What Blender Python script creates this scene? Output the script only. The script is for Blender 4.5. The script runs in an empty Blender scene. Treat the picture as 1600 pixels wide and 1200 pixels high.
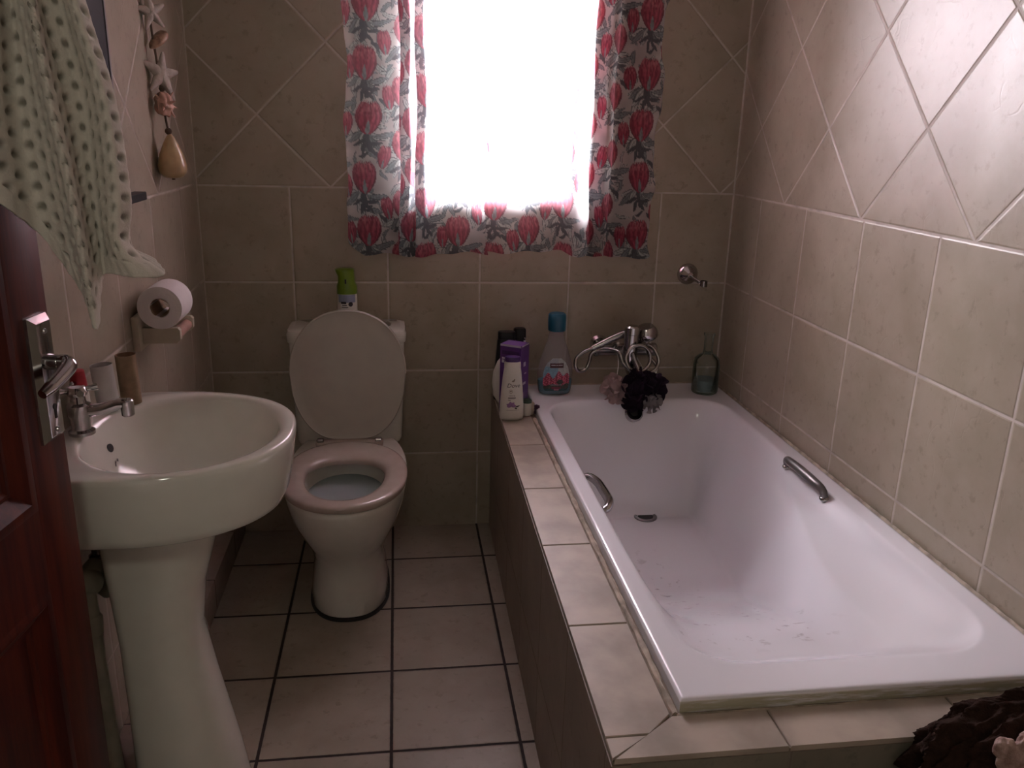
import bpy, bmesh, math, random
import numpy as np
from mathutils import Vector, Matrix
random.seed(7); RNG = np.random.default_rng(7)
SC = bpy.context.scene; COL = SC.collection
PI = math.pi
# ------------------------------------------------------------------ room measures (metres)
W = 1.751            # room width, right wall is x=0, back wall is y=0, floor z=0
T = .304             # wall tile pitch
Z1 = .2828; Z4 = Z1 + 3*T
YF = -2.43           # front wall inner face
CEIL = 2.5

# ================================================================== mesh helpers
def link(name, me, mat=None, parent=None, smooth=40, origin=None):
    if mat is not None and not me.materials: me.materials.append(mat)
    off = Vector((0, 0, 0))
    if parent is not None:
        r = parent
        while r is not None:
            off += r.location; r = r.parent
    elif origin == 'base':
        co = np.empty(len(me.vertices)*3); me.vertices.foreach_get('co', co); co = co.reshape(-1, 3)
        off = Vector((float((co[:, 0].min()+co[:, 0].max())/2), float((co[:, 1].min()+co[:, 1].max())/2), float(co[:, 2].min())))
    if off.length > 0: me.transform(Matrix.Translation(-off))
    if smooth:
        me.shade_smooth() if hasattr(me, 'shade_smooth') else None
        me.set_sharp_from_angle(angle=math.radians(smooth))
    o = bpy.data.objects.new(name, me); COL.objects.link(o)
    if parent is not None: o.parent = parent
    elif origin == 'base': o.location = off
    return o

def obj(name, VF, mat, parent=None, smooth=40, fix=True):
    V, F = VF[0], VF[1]
    me = bpy.data.meshes.new(name); me.from_pydata([tuple(map(float, v)) for v in V], [], [tuple(map(int, f)) for f in F]); me.update()
    if fix:
        bm = bmesh.new(); bm.from_mesh(me); bmesh.ops.recalc_face_normals(bm, faces=bm.faces); bm.to_mesh(me); bm.free()
    if len(VF) > 2 and VF[2] is not None:
        a = me.color_attributes.new('pattern', 'FLOAT_COLOR', 'POINT')
        c = np.ones((len(V), 4), np.float32); c[:, :3] = VF[2]; a.data.foreach_set('color', c.ravel())
    return link(name, me, mat, parent, smooth, None if parent else 'base')

def join(*parts):
    V, F = [], []
    for p in parts:
        b = len(V); V += [tuple(v) for v in p[0]]; F += [tuple(i+b for i in f) for f in p[1]]
    return V, F

def xf(VF, M):
    return [tuple(M @ Vector(v)) for v in VF[0]], VF[1]

def box(x0, x1, y0, y1, z0, z1, bev=0, seg=2):
    bm = bmesh.new(); bmesh.ops.create_cube(bm, size=1)
    for v in bm.verts: v.co = Vector(((x0+x1)/2+v.co.x*(x1-x0), (y0+y1)/2+v.co.y*(y1-y0), (z0+z1)/2+v.co.z*(z1-z0)))
    if bev: bmesh.ops.bevel(bm, geom=bm.edges[:], offset=bev, segments=seg, profile=.5, affect='EDGES')
    bm.verts.index_update()
    r = [tuple(v.co) for v in bm.verts], [tuple(v.index for v in f.verts) for f in bm.faces]; bm.free(); return r

def loft(rings, cap0=True, cap1=True, closed=True):
    n = len(rings[0]); V = [tuple(v) for r in rings for v in r]; F = []
    for i in range(len(rings)-1):
        for j in range(n if closed else n-1):
            k = (j+1) % n; F.append((i*n+j, i*n+k, (i+1)*n+k, (i+1)*n+j))
    if cap0: F.append(tuple(range(n))[::-1])
    if cap1: F.append(tuple((len(rings)-1)*n+j for j in range(n)))
    return V, F

def sup(cx, cy, z, ax, ay, p=2., n=48, ay2=None):
    """superellipse ring; ay towards -y (front), ay2 towards +y"""
    R = []
    for i in range(n):
        t = 2*PI*i/n; c, s = math.cos(t), math.sin(t)
        x = math.copysign(abs(c)**(2/p), c)*ax; y = math.copysign(abs(s)**(2/p), s)
        y *= (ay2 if (ay2 is not None and y > 0) else ay)
        R.append((cx+x, cy+y, z))
    return R

def lathe(prof, c=(0, 0, 0), n=40, sy=1., p=2.):
    rings = [sup(c[0], c[1], c[2]+z, max(r, 1e-5), max(r*sy, 1e-5), p, n) for r, z in prof]
    return loft(rings)

def cyl(a, b, r, r2=None, n=24, bev=0.):
    a = Vector(a); b = Vector(b); d = b-a; L = d.length
    r2 = r if r2 is None else r2
    pr = [(r, 0), (r2, L)] if not bev else [(r-bev, 0), (r, bev), (r2, L-bev), (r2-bev, L)]
    M = Matrix.Translation(a) @ d.to_track_quat('Z', 'Y').to_matrix().to_4x4()
    return xf(lathe(pr, n=n), M)

def catmull(P, k=8):
    P = [np.array(p, float) for p in P]; Q = [2*P[0]-P[1]]+P+[2*P[-1]-P[-2]]; out = []
    for i in range(1, len(Q)-2):
        for j in range(k):
            t = j/k; a, b, c, d = Q[i-1:i+3]
            out.append(.5*(2*b+(c-a)*t+(2*a-5*b+4*c-d)*t*t+(3*b-a-3*c+d)*t**3))
    out.append(P[-1]); return out

def tube(P, r, n=12, k=8, smooth=True):
    P = catmull(P, k) if smooth else [np.array(p, float) for p in P]
    rr = r if hasattr(r, '__len__') else [r]*len(P)
    if len(rr) != len(P): rr = np.interp(np.linspace(0, 1, len(P)), np.linspace(0, 1, len(rr)), rr)
    up = np.array([.13, .21, .97]); rings = []; u = None
    for i, p in enumerate(P):
        t = P[min(i+1, len(P)-1)]-P[max(i-1, 0)]; t /= (np.linalg.norm(t)+1e-12)
        if u is None: u = np.cross(t, up)
        u = u-t*(u@t); u /= (np.linalg.norm(u)+1e-12); w = np.cross(t, u)
        rings.append([p+rr[i]*(math.cos(a)*u+math.sin(a)*w) for a in np.linspace(0, 2*PI, n, endpoint=False)])
    return loft(rings)

def sphere(c, r, n=24, m=14, sc=(1, 1, 1)):
    return loft([[(c[0]+sc[0]*r*math.sin(t)*math.cos(a), c[1]+sc[1]*r*math.sin(t)*math.sin(a), c[2]+sc[2]*r*math.cos(t))
                  for a in np.linspace(0, 2*PI, n, endpoint=False)] for t in np.linspace(.02, PI-.02, m)])

def grid(nu, nv, fn):
    V = [fn(i/(nu-1), j/(nv-1)) for j in range(nv) for i in range(nu)]
    return V, gridF(nu, nv)
def gridF(nu, nv):
    i = np.arange(nu-1)[None, :]; j = np.arange(nv-1)[:, None]; a = (j*nu+i)
    return np.stack([a, a+1, a+nu+1, a+nu], -1).reshape(-1, 4).tolist()

def text_vf(s, size, fn, align='CENTER'):
    cu = bpy.data.curves.new('lettering', 'FONT'); cu.body = s; cu.size = size; cu.align_x = align; cu.resolution_u = 4
    o = bpy.data.objects.new('lettering', cu); COL.objects.link(o)
    dg = bpy.context.evaluated_depsgraph_get(); dg.update()
    me = bpy.data.meshes.new_from_object(o.evaluated_get(dg))
    bm = bmesh.new(); bm.from_mesh(me); bmesh.ops.triangulate(bm, faces=bm.faces)
    V = [fn(v.co.x, v.co.y) for v in bm.verts]; bm.verts.index_update(); F = [tuple(v.index for v in f.verts) for f in bm.faces]
    bm.free(); bpy.data.objects.remove(o); bpy.data.curves.remove(cu); bpy.data.meshes.remove(me)
    return V, F

def tag(o, label, cat, group=None, kind=None):
    o['label'] = label; o['category'] = cat
    if group: o['group'] = group
    if kind: o['kind'] = kind
    return o
def thing(name, label, cat, loc, group=None):
    o = bpy.data.objects.new(name, None); COL.objects.link(o); o.location = loc; o.empty_display_size = .05
    return tag(o, label, cat, group)
def struct(o, label=None, cat=None):
    o['kind'] = 'structure'
    if label: o['label'] = label
    if cat: o['category'] = cat
    return o
def hsh(*a):
    return math.sin(sum(x*k for x, k in zip(a, (12.9898, 78.233, 37.719))))*43758.5453 % 1

# ================================================================== material helpers
class NT:
    def __init__(s, name):
        s.mt = bpy.data.materials.new(name); s.mt.use_nodes = True; s.t = s.mt.node_tree; s.t.nodes.clear()
        s.out = s.t.nodes.new('ShaderNodeOutputMaterial')
    def n(s, typ, **kw):
        nd = s.t.nodes.new(typ)
        for k, v in kw.items():
            if k.startswith('_'): setattr(nd, k[1:], v)
        return nd
    def put(s, sock, v):
        if isinstance(v, bpy.types.NodeSocket): s.t.links.new(v, sock)
        elif isinstance(v, (tuple, list)) and len(v) == 3 and sock.type == 'RGBA': sock.default_value = (*v, 1)
        else: sock.default_value = v
    def m(s, op, *a):
        nd = s.n('ShaderNodeMath', _operation=op)
        for i, x in enumerate(a): s.put(nd.inputs[i], x)
        return nd.outputs[0]
    def mix(s, f, a, b, blend='MIX'):
        nd = s.n('ShaderNodeMix', _data_type='RGBA', _blend_type=blend)
        s.put(nd.inputs[0], f); s.put(nd.inputs[6], a); s.put(nd.inputs[7], b); return nd.outputs[2]
    def noise(s, vec, scale, detail=3, rough=.5):
        nd = s.n('ShaderNodeTexNoise'); nd.inputs['Scale'].default_value = scale; nd.inputs['Detail'].default_value = detail
        nd.inputs['Roughness'].default_value = rough
        if vec is not None: s.put(nd.inputs['Vector'], vec)
        return nd.outputs['Fac']
    def ramp(s, v, a, b, lo=0., hi=1.):
        nd = s.n('ShaderNodeMapRange', _interpolation_type='SMOOTHSTEP'); nd.clamp = True
        for i, x in enumerate((v, a, b, lo, hi)): s.put(nd.inputs[i], x)
        return nd.outputs[0]
    def bsdf(s, **kw):
        b = s.n('ShaderNodeBsdfPrincipled')
        for k, v in kw.items(): s.put(b.inputs[k.replace('_', ' ')], v)
        return b
    def bump(s, h, strength=.3, dist=.002):
        b = s.n('ShaderNodeBump'); s.put(b.inputs['Height'], h); b.inputs['Strength'].default_value = strength; b.inputs['Distance'].default_value = dist
        return b.outputs[0]
    def finish(s, sh):
        s.t.links.new(sh if isinstance(sh, bpy.types.NodeSocket) else sh.outputs[0], s.out.inputs[0]); return s.mt

def pos(t): return t.n('ShaderNodeNewGeometry').outputs['Position']

def mat(name, col, rough=.5, metal=0., var=.06, vscale=25., bump=0., bscale=200., coat=0., spec=.5, sheen=0., col2=None):
    t = NT(name); oc = t.n('ShaderNodeTexCoord').outputs['Object']
    f = t.noise(oc, vscale, 4)
    c2 = col2 or tuple(max(0, c*(1-4*var)) for c in col)
    c = t.mix(t.ramp(f, .3, .75), col, c2)
    kw = dict(Base_Color=c, Roughness=rough, Metallic=metal)
    if bump: kw['Normal'] = t.bump(t.noise(oc, bscale, 3), bump, .002)
    b = t.bsdf(**kw); b.inputs['Coat Weight'].default_value = coat; b.inputs['Coat Roughness'].default_value = .06
    b.inputs['Specular IOR Level'].default_value = spec; b.inputs['Sheen Weight'].default_value = sheen
    return t.finish(b)

TILE = (.362, .308, .240); TILE2 = (.300, .256, .190); GROUT = (.50, .44, .39)
def tile_mat(name, axis, h0, v0=Z1, pitch=T, split=Z4, dvert=0., gw=.0052, col=TILE, col2=TILE2, grout=GROUT, rough=.36, vaxis='Z', relief=.25, gbump=.6, fixed=None):
    """square tiles up to `split`, tiles on the diagonal above it; world-space metres"""
    t = NT(name); sep = t.n('ShaderNodeSeparateXYZ'); P = pos(t); t.put(sep.inputs[0], P)
    h = sep.outputs[axis]; v = sep.outputs[vaxis]; m = t.m
    def line(x, o, p):
        f = m('FRACT', m('DIVIDE', m('SUBTRACT', x, o), p)); return m('MULTIPLY', m('SUBTRACT', .5, m('ABSOLUTE', m('SUBTRACT', f, .5))), p)
    def cell(x, o, p): return m('FLOOR', m('DIVIDE', m('SUBTRACT', x, o), p))
    d = m('MINIMUM', line(h, h0, pitch), line(v, v0, pitch))
    ca, cb = cell(h, h0, pitch), cell(v, v0, pitch)
    if split is not None:
        q = 2**-.5; hh = m('SUBTRACT', h, dvert); vv = m('SUBTRACT', v, split)
        a = m('MULTIPLY', m('ADD', hh, vv), q); b = m('MULTIPLY', m('SUBTRACT', hh, vv), q)
        dd = m('MINIMUM', line(a, 0., pitch), line(b, 0., pitch))
        up = m('GREATER_THAN', v, split); mixf = lambda x, y: m('ADD', m('MULTIPLY', x, m('SUBTRACT', 1., up)), m('MULTIPLY', y, up))
        d = m('MINIMUM', mixf(d, dd), m('ABSOLUTE', vv)); ca = mixf(ca, m('ADD', cell(a, 0., pitch), 51.)); cb = mixf(cb, m('ADD', cell(b, 0., pitch), 77.))
    wob = t.noise(P, 60., 2); d = m('ADD', d, m('MULTIPLY', m('SUBTRACT', wob, .5), .0016))
    g = t.ramp(d, gw*.5+.0008, gw*.5-.0006)
    cm = t.n('ShaderNodeCombineXYZ'); t.put(cm.inputs[0], ca); t.put(cm.inputs[1], cb)
    wn = t.n('ShaderNodeTexWhiteNoise'); t.put(wn.inputs['Vector'], cm.outputs[0]); rnd = wn.outputs['Value']
    add = t.n('ShaderNodeVectorMath', _operation='ADD'); sc = t.n('ShaderNodeVectorMath', _operation='SCALE')
    t.put(sc.inputs[0], wn.outputs['Color']); sc.inputs['Scale'].default_value = 9.; t.put(add.inputs[0], P); t.put(add.inputs[1], sc.outputs[0])
    PP = add.outputs[0]
    n1 = t.noise(PP, 5.5, 5, .6); n2 = t.noise(PP, 38., 4, .65); n3 = t.noise(PP, 13., 5, .6)
    c = t.mix(t.ramp(n1, .35, .68), col, col2)
    c = t.mix(m('MULTIPLY', t.ramp(n2, .56, .70), .45), c, tuple(x*.62 for x in col2))      # small mottled specks of the glaze
    c = t.mix(m('MULTIPLY', t.ramp(n3, .58, .72), .18), c, tuple(min(1, x*1.2) for x in col))
    c = t.mix(m('MULTIPLY', rnd, .22), c, tuple(x*.86 for x in col2))
    gcol = t.mix(t.ramp(t.noise(P, 16., 4), .45, .7), grout, tuple(x*.72 for x in grout))
    c = t.mix(g, c, gcol)
    vo = t.n('ShaderNodeTexVoronoi', _feature='DISTANCE_TO_EDGE'); vo.inputs['Scale'].default_value = 7.; 
    wv = t.n('ShaderNodeVectorMath', _operation='ADD'); nz = t.n('ShaderNodeTexNoise'); nz.inputs['Scale'].default_value = 9.; t.put(nz.inputs['Vector'], PP)
    s2 = t.n('ShaderNodeVectorMath', _operation='SCALE'); t.put(s2.inputs[0], nz.outputs['Color']); s2.inputs['Scale'].default_value = .25
    t.put(wv.inputs[0], PP); t.put(wv.inputs[1], s2.outputs[0]); t.put(vo.inputs['Vector'], wv.outputs[0])
    crack = m('MULTIPLY', t.ramp(vo.outputs['Distance'], .03, .0), t.ramp(t.noise(PP, 6., 2), .5, .62))
    hgt = m('ADD', m('MULTIPLY', t.ramp(d, gw*.5-.001, gw*.5+.004), gbump), m('MULTIPLY', m('SUBTRACT', n3, m('MULTIPLY', crack, .45)), relief))
    nb = t.bump(hgt, .55, .003)
    r = m('ADD', rough, m('MULTIPLY', g, .35))
    b = t.bsdf(Base_Color=c, Roughness=r, Normal=nb)
    b.inputs['Specular IOR Level'].default_value = .38
    return t.finish(b)

M = {}
M['wall_back'] = tile_mat('beige tiles back wall', 'X', -.2533, dvert=-.0507)
M['wall_right'] = tile_mat('beige tiles right wall', 'Y', -.2243, dvert=-.3846)
M['wall_left'] = tile_mat('beige tiles left wall', 'Y', -.215, dvert=-.4307, v0=Z1+.004, split=Z4+.004)
M['wall_front'] = tile_mat('beige tiles front wall', 'X', -.2533, dvert=-.0507)
M['floor'] = tile_mat('brown floor tiles', 'X', -1.4659, v0=-.2436, pitch=.3023, split=None, gw=.0075, col=(.335, .285, .228), col2=(.27, .225, .178), grout=(.022, .014, .011), rough=.42, vaxis='Y', relief=.12, gbump=.8)
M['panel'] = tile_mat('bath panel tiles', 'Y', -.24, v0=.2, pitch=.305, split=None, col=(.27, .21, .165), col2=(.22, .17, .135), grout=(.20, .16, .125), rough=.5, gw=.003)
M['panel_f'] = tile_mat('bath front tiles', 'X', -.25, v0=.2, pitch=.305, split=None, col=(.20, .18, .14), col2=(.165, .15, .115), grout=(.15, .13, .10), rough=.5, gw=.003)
M['skirt'] = tile_mat('plinth tiles', 'Y', -.196, v0=-.2, pitch=.309, split=None, col=(.30, .235, .19), col2=(.24, .185, .15), grout=(.05, .036, .03), rough=.5, gw=.004)
M['ceiling'] = mat('painted ceiling', (.62, .60, .57), .85, var=.01)
M['plaster'] = mat('hall plaster', (.55, .50, .44), .85, var=.02)
M['ledge'] = mat('ledge tile', (.41, .345, .28), .42, var=.09, vscale=11., bump=.25, bscale=40.)
M['bed'] = mat('ledge grout', (.21, .165, .125), .9, var=.08, vscale=60., bump=.4)
M['caulk'] = mat('old yellowed caulk', (.46, .385, .30), .75, var=.12, vscale=30., bump=.6, bscale=120.)
M['china'] = mat('white china', (.74, .735, .665), .12, var=.01, coat=.5)
M['toilet'] = mat('toilet china', (.62, .595, .54), .13, var=.012, coat=.5)
M['seat'] = mat('toilet seat plastic', (.44, .36, .32), .25, var=.02, coat=.3)
M['lid'] = mat('toilet lid plastic', (.43, .39, .34), .26, var=.012, coat=.3)
M['chrome'] = mat('chrome', (.52, .50, .50), .12, 1., var=.03)
M['dullchrome'] = mat('worn chrome', (.42, .39, .38), .22, 1., var=.07)
M['drainmetal'] = mat('worn drain metal', (.20, .19, .185), .38, .8)
M['dark'] = mat('dark recess', (.012, .011, .011), .6)
M['black'] = mat('black plastic', (.008, .008, .010), .45, spec=.3)
M['white'] = mat('white plastic', (.66, .63, .58), .35, var=.015)
M['paper'] = mat('tissue paper', (.74, .70, .69), .95, var=.015, bump=.35, bscale=160.)
M['card'] = mat('cardboard', (.30, .205, .125), .9, var=.06, vscale=60.)
M['cardw'] = mat('grey white card tube', (.47, .455, .44), .9, var=.03)
M['cream'] = mat('cream painted wood', (.54, .48, .37), .5, var=.04, bump=.1)
M['pinkwood'] = mat('pink wood dowel', (.42, .235, .185), .5, var=.05)
M['pvc'] = mat('stained grey plastic pipe', (.50, .50, .40), .45, var=.1, vscale=14.)
M['rubber'] = mat('black seal', (.02, .018, .016), .8)
M['shellw'] = mat('shell bone', (.37, .31, .255), .6, var=.1, vscale=40., bump=.5, bscale=150.)
M['shellb'] = mat('brown striped shell', (.40, .235, .15), .35, var=.16, vscale=60., bump=.3)
M['shellp'] = mat('pale pink shell', (.55, .31, .235), .5, var=.1, vscale=50., bump=.6, bscale=120.)
M['shelly'] = mat('yellow egg shell', (.52, .36, .19), .28, var=.08, vscale=20., coat=.3)
M['twine'] = mat('dark brown twine', (.10, .065, .045), .9)
M['red'] = mat('red cap', (.36, .012, .02), .35, var=.02)
M['green'] = mat('lime green plastic', (.13, .21, .008), .35, var=.03)
M['teal'] = mat('teal cap', (.008, .085, .15), .35, var=.02)
M['purple'] = mat('purple card', (.105, .032, .20), .4, var=.05)
M['purple_cap'] = mat('purple cap', (.055, .018, .12), .3, var=.02)
M['ink'] = mat('dark print', (.03, .022, .03), .5)
M['goldink'] = mat('grey brown print', (.25, .2, .16), .5)
M['lilac'] = mat('lilac print', (.32, .16, .36), .5, var=.1, vscale=90.)
M['whiteprint'] = mat('white print', (.62, .58, .66), .5)
M['puffd'] = mat('dark purple mesh', (.019, .009, .020), .85, bump=.8, bscale=400., spec=.15)
M['puffp'] = mat('dusty pink mesh', (.36, .25, .245), .8, bump=.8, bscale=400.)
M['puffg'] = mat('grey mesh', (.25, .215, .215), .8, bump=.8, bscale=400.)
M['string'] = mat('white cord', (.62, .6, .56), .8)
M['fleece'] = mat('dark brown fleece', (.034, .018, .013), .95, var=.1, vscale=60., bump=1., bscale=260., spec=.1)
M['mirrorframe'] = mat('black frame', (.006, .006, .008), .5, spec=.2)
M['greyedge'] = mat('grey frame edge', (.20, .19, .20), .4)
M['jarlid'] = mat('dark green lid', (.035, .07, .045), .4)
M['beige'] = mat('beige sponge', (.42, .34, .28), .9, bump=.8, bscale=200.)
M['plum'] = mat('plum fringe', (.06, .02, .05), .8, bump=.6)
M['alu'] = mat('window frame paint', (.55, .54, .53), .5)

def vcol_mat(name, rough=.6, spec=.4, coat=0.):
    t = NT(name); a = t.n('ShaderNodeVertexColor', _layer_name='pattern')
    b = t.bsdf(Base_Color=a.outputs[0], Roughness=rough); b.inputs['Specular IOR Level'].default_value = spec; b.inputs['Coat Weight'].default_value = coat
    return t.finish(b)
M['label'] = vcol_mat('printed label', .35)
def cloth_mat():
    t = NT('protea print curtain cotton'); c = t.n('ShaderNodeVertexColor', _layer_name='pattern').outputs[0]
    nb = t.bump(t.noise(pos(t), 900., 2), .15, .0006)
    d = t.n('ShaderNodeBsdfDiffuse'); t.put(d.inputs[0], c); t.put(d.inputs['Normal'], nb)
    tr = t.n('ShaderNodeBsdfTranslucent'); t.put(tr.inputs[0], t.mix(.15, c, (1., .95, .97)))   # light soaks through the thin print
    tp = t.n('ShaderNodeBsdfTransparent'); t.put(tp.inputs[0], t.mix(.5, c, (1., 1., 1.)))
    m1 = t.n('ShaderNodeMixShader'); m1.inputs[0].default_value = .42; t.put(m1.inputs[1], d.outputs[0]); t.put(m1.inputs[2], tr.outputs[0])
    m2 = t.n('ShaderNodeMixShader'); m2.inputs[0].default_value = .11; t.put(m2.inputs[1], m1.outputs[0]); t.put(m2.inputs[2], tp.outputs[0])
    return t.finish(m2)
M['curtain'] = cloth_mat()
def towel_mat():
    t = NT('pale waffle towel'); c = t.n('ShaderNodeVertexColor', _layer_name='pattern').outputs[0]
    oc = t.n('ShaderNodeTexCoord').outputs['Object']
    nb = t.bump(t.noise(oc, 420., 3), .5, .0015)
    b = t.bsdf(Base_Color=c, Roughness=.95, Normal=nb); b.inputs['Sheen Weight'].default_value = .15; b.inputs['Specular IOR Level'].default_value = .1
    return t.finish(b)
M['towel'] = towel_mat()
def wood_mat():
    t = NT('red mahogany varnish'); oc = t.n('ShaderNodeTexCoord').outputs['Object']
    mp = t.n('ShaderNodeMapping'); t.put(mp.inputs[0], oc); mp.inputs['Scale'].default_value = (14, 14, .9)
    f = t.noise(mp.outputs[0], 3., 6, .6)
    c = t.mix(t.ramp(f, .3, .7), (.105, .017, .008), (.036, .006, .005))
    b = t.bsdf(Base_Color=c, Roughness=.42, Normal=t.bump(f, .06, .002)); b.inputs['Coat Weight'].default_value = .04; b.inputs['Coat Roughness'].default_value = .3; b.inputs['Specular IOR Level'].default_value = .2
    return t.finish(b)
M['wood'] = wood_mat()
def tub_mat():
    t = NT('bath enamel'); P = pos(t); sep = t.n('ShaderNodeSeparateXYZ'); t.put(sep.inputs[0], P); m = t.m
    # shampoo and soil stains lying on the bottom of the bath, and lime/dirt on the front lip
    mp = t.n('ShaderNodeMapping'); t.put(mp.inputs[0], P); mp.inputs['Scale'].default_value = (1., .8, .4)
    st = t.ramp(t.noise(mp.outputs[0], 38., 3, .55), .60, .68)
    area = m('MULTIPLY', t.ramp(sep.outputs['Y'], -1.58, -1.45), t.ramp(sep.outputs['Y'], -.50, -.80))
    area = m('MULTIPLY', area, m('MULTIPLY', t.ramp(sep.outputs['X'], -.66, -.63), t.ramp(sep.outputs['X'], -.27, -.42)))
    area = m('MULTIPLY', area, t.ramp(t.noise(P, 9., 2), .34, .46))
    c = t.mix(m('MULTIPLY', m('MULTIPLY', st, area), .55), (.765, .76, .80), (.20, .15, .15))
    mp2 = t.n('ShaderNodeMapping'); t.put(mp2.inputs[0], P); mp2.inputs['Scale'].default_value = (.22, 1., 2.2)
    lip = m('MULTIPLY', t.ramp(sep.outputs['Y'], -1.7035, -1.7048), m('MULTIPLY', t.ramp(t.noise(mp2.outputs[0], 60., 5, .65), .30, .56), t.ramp(sep.outputs['Z'], .5295, .5255)))
    c = t.mix(m('MULTIPLY', lip, .9), c, (.40, .375, .25))
    b = t.bsdf(Base_Color=c, Roughness=.16); b.inputs['Coat Weight'].default_value = .35; b.inputs['Coat Roughness'].default_value = .08
    return t.finish(b)
M['tub'] = tub_mat()
def glass_mat(name, col, rough=0., alpha=None):
    t = NT(name)
    if alpha is None:
        b = t.bsdf(Base_Color=col, Roughness=rough, IOR=1.45); b.inputs['Transmission Weight'].default_value = 1.; return t.finish(b)
    b = t.bsdf(Base_Color=col, Roughness=.15); tp = t.n('ShaderNodeBsdfTransparent'); t.put(tp.inputs[0], col)
    mx = t.n('ShaderNodeMixShader'); mx.inputs[0].default_value = alpha; t.put(mx.inputs[1], tp.outputs[0]); t.put(mx.inputs[2], b.outputs[0]); return t.finish(mx)
def thin_glass():
    t = NT('clear bottle glass'); lw = t.n('ShaderNodeLayerWeight'); lw.inputs[0].default_value = .25
    tp = t.n('ShaderNodeBsdfTransparent'); t.put(tp.inputs[0], (.95, .97, .96)); gl = t.n('ShaderNodeBsdfGlossy'); t.put(gl.inputs[0], (.9, .95, .93)); gl.inputs['Roughness'].default_value = .03
    mx = t.n('ShaderNodeMixShader'); t.put(mx.inputs[0], t.m('MULTIPLY', lw.outputs['Fresnel'], .9)); t.put(mx.inputs[1], tp.outputs[0]); t.put(mx.inputs[2], gl.outputs[0]); return t.finish(mx)
M['glass'] = thin_glass()
M['soapwater'] = mat('cloudy teal liquid', (.15, .20, .20), .2, var=.05)
M['pane'] = glass_mat('window glass', (.96, .97, .97), alpha=.06)
M['clearplastic'] = glass_mat('clear bottle plastic', (.80, .77, .78), alpha=.17)
M['teal_liquid'] = mat('teal bath foam', (.005, .17, .24), .25, var=.03)
M['water'] = glass_mat('toilet water', (.80, .86, .88), alpha=.30)
M['mirror'] = mat('mirror glass', (.8, .82, .84), .02, 1., var=0.)
# ================================================================== the room
WX0, WX1, WZ0, WZ1 = -1.135, -.565, 1.197, 2.10          # window opening
struct(obj('floor', box(-2.3, .15, -3.75, .22, -.1, 0), M['floor'], smooth=0))
struct(obj('ceiling', box(-2.3, .15, -3.75, .22, CEIL, CEIL+.1), M['ceiling'], smooth=0))
struct(obj('wall_back', join(box(-W-.2, WX0, 0, .2, 0, CEIL), box(WX1, .15, 0, .2, 0, CEIL), box(WX0, WX1, 0, .2, 0, WZ0), box(WX0, WX1, 0, .2, WZ1, CEIL)), M['wall_back'], smooth=0, fix=False))
struct(obj('wall_right', box(0, .15, -3.75, 0, 0, CEIL), M['wall_right'], smooth=0))
struct(obj('wall_left', box(-W-.2, -W, YF, 0, 0, CEIL), M['wall_left'], smooth=0))
DX0, DX1, DZ = -1.735, -.70, 2.06                        # doorway
struct(obj('wall_front', join(box(-W-.2, DX0, YF-.1, YF, 0, CEIL), box(DX1, 0, YF-.1, YF, 0, CEIL), box(DX0, DX1, YF-.1, YF, DZ, CEIL)), M['wall_front'], smooth=0, fix=False))
struct(obj('wall_hall_left', box(-2.3, -2.2, -3.75, YF-.1, 0, CEIL), M['plaster'], smooth=0))
struct(obj('wall_hall_back', box(-2.2, 0, -3.75, -3.65, 0, CEIL), M['plaster'], smooth=0))
struct(obj('baseboard_left', box(-W, -1.678, YF, 0, 0, .100, .003, 2), M['skirt'], smooth=30), 'low tiled plinth box running along the left wall', 'plinth')
M['cornergrout'] = mat('pale corner grout', (.52, .46, .40), .8, var=.05, vscale=40.)
struct(obj('trim_1', box(-.0045, -.0002, -.0045, -.0002, .54, CEIL-.001), M['cornergrout'], smooth=0))
struct(obj('trim_2', box(-W+.0002, -W+.0035, -.0035, -.0002, .101, CEIL-.001), M['cornergrout'], smooth=0))
# window
win = struct(obj('window_1', join(box(WX0, WX0+.045, .115, .165, WZ0, WZ1), box(WX1-.045, WX1, .115, .165, WZ0, WZ1), box(WX0+.045, WX1-.045, .115, .165, WZ0, WZ0+.045), box(WX0+.045, WX1-.045, .115, .165, WZ1-.045, WZ1)), M['alu'], smooth=0, fix=False), 'bright window behind the flowered curtains', 'window')
obj('pane', box(WX0+.045, WX1-.045, .137, .141, WZ0+.045, WZ1-.045), M['pane'], win, smooth=0)

# ------------------------------------------------------------------ door, opened against the left wall
H = np.array([-1.700, -2.407]); E0 = np.array([-1.600, -1.600]); dd = (E0-H)/np.linalg.norm(E0-H); nn = np.array([dd[1], -dd[0]])
def DP(s, n, z): return (E0[0]+dd[0]*s+nn[0]*n, E0[1]+dd[1]*s+nn[1]*n, z)
def dbox(s0, s1, n0, n1, z0, z1, bev=.0):
    V, F = box(s0, s1, n0, n1, z0, z1, bev); return [DP(*v) for v in V], F
LW = .813; sA, sB = -.088, -LW+.088
door = obj('door_1', join(dbox(-.088, 0, -.04, 0, .01, 2.035, .002), dbox(-LW, sB, -.04, 0, .01, 2.035, .002), dbox(sB, sA, -.04, 0, .01, .16), dbox(sB, sA, -.04, 0, .765, .885), dbox(sB, sA, -.04, 0, 1.93, 2.035)), M['wood'], smooth=30)
struct(door, 'dark red panelled wooden door standing open along the left wall', 'door')
def moulded(z0, z1):
    rings = []
    for inset, n in ((0, 0.0), (.006, .0015), (.014, .001), (.034, -.013), (.040, -.013), (.044, -.017)):
        rings.append([DP(sB+inset, n, z0+inset), DP(sA-inset, n, z0+inset), DP(sA-inset, n, z1-inset), DP(sB+inset, n, z1-inset)])
    return loft(rings, cap0=False)
for z0, z1 in ((.885, 1.93), (.16, .765)): obj('door_panel', moulded(z0, z1), M['wood'], door, smooth=25)
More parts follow.
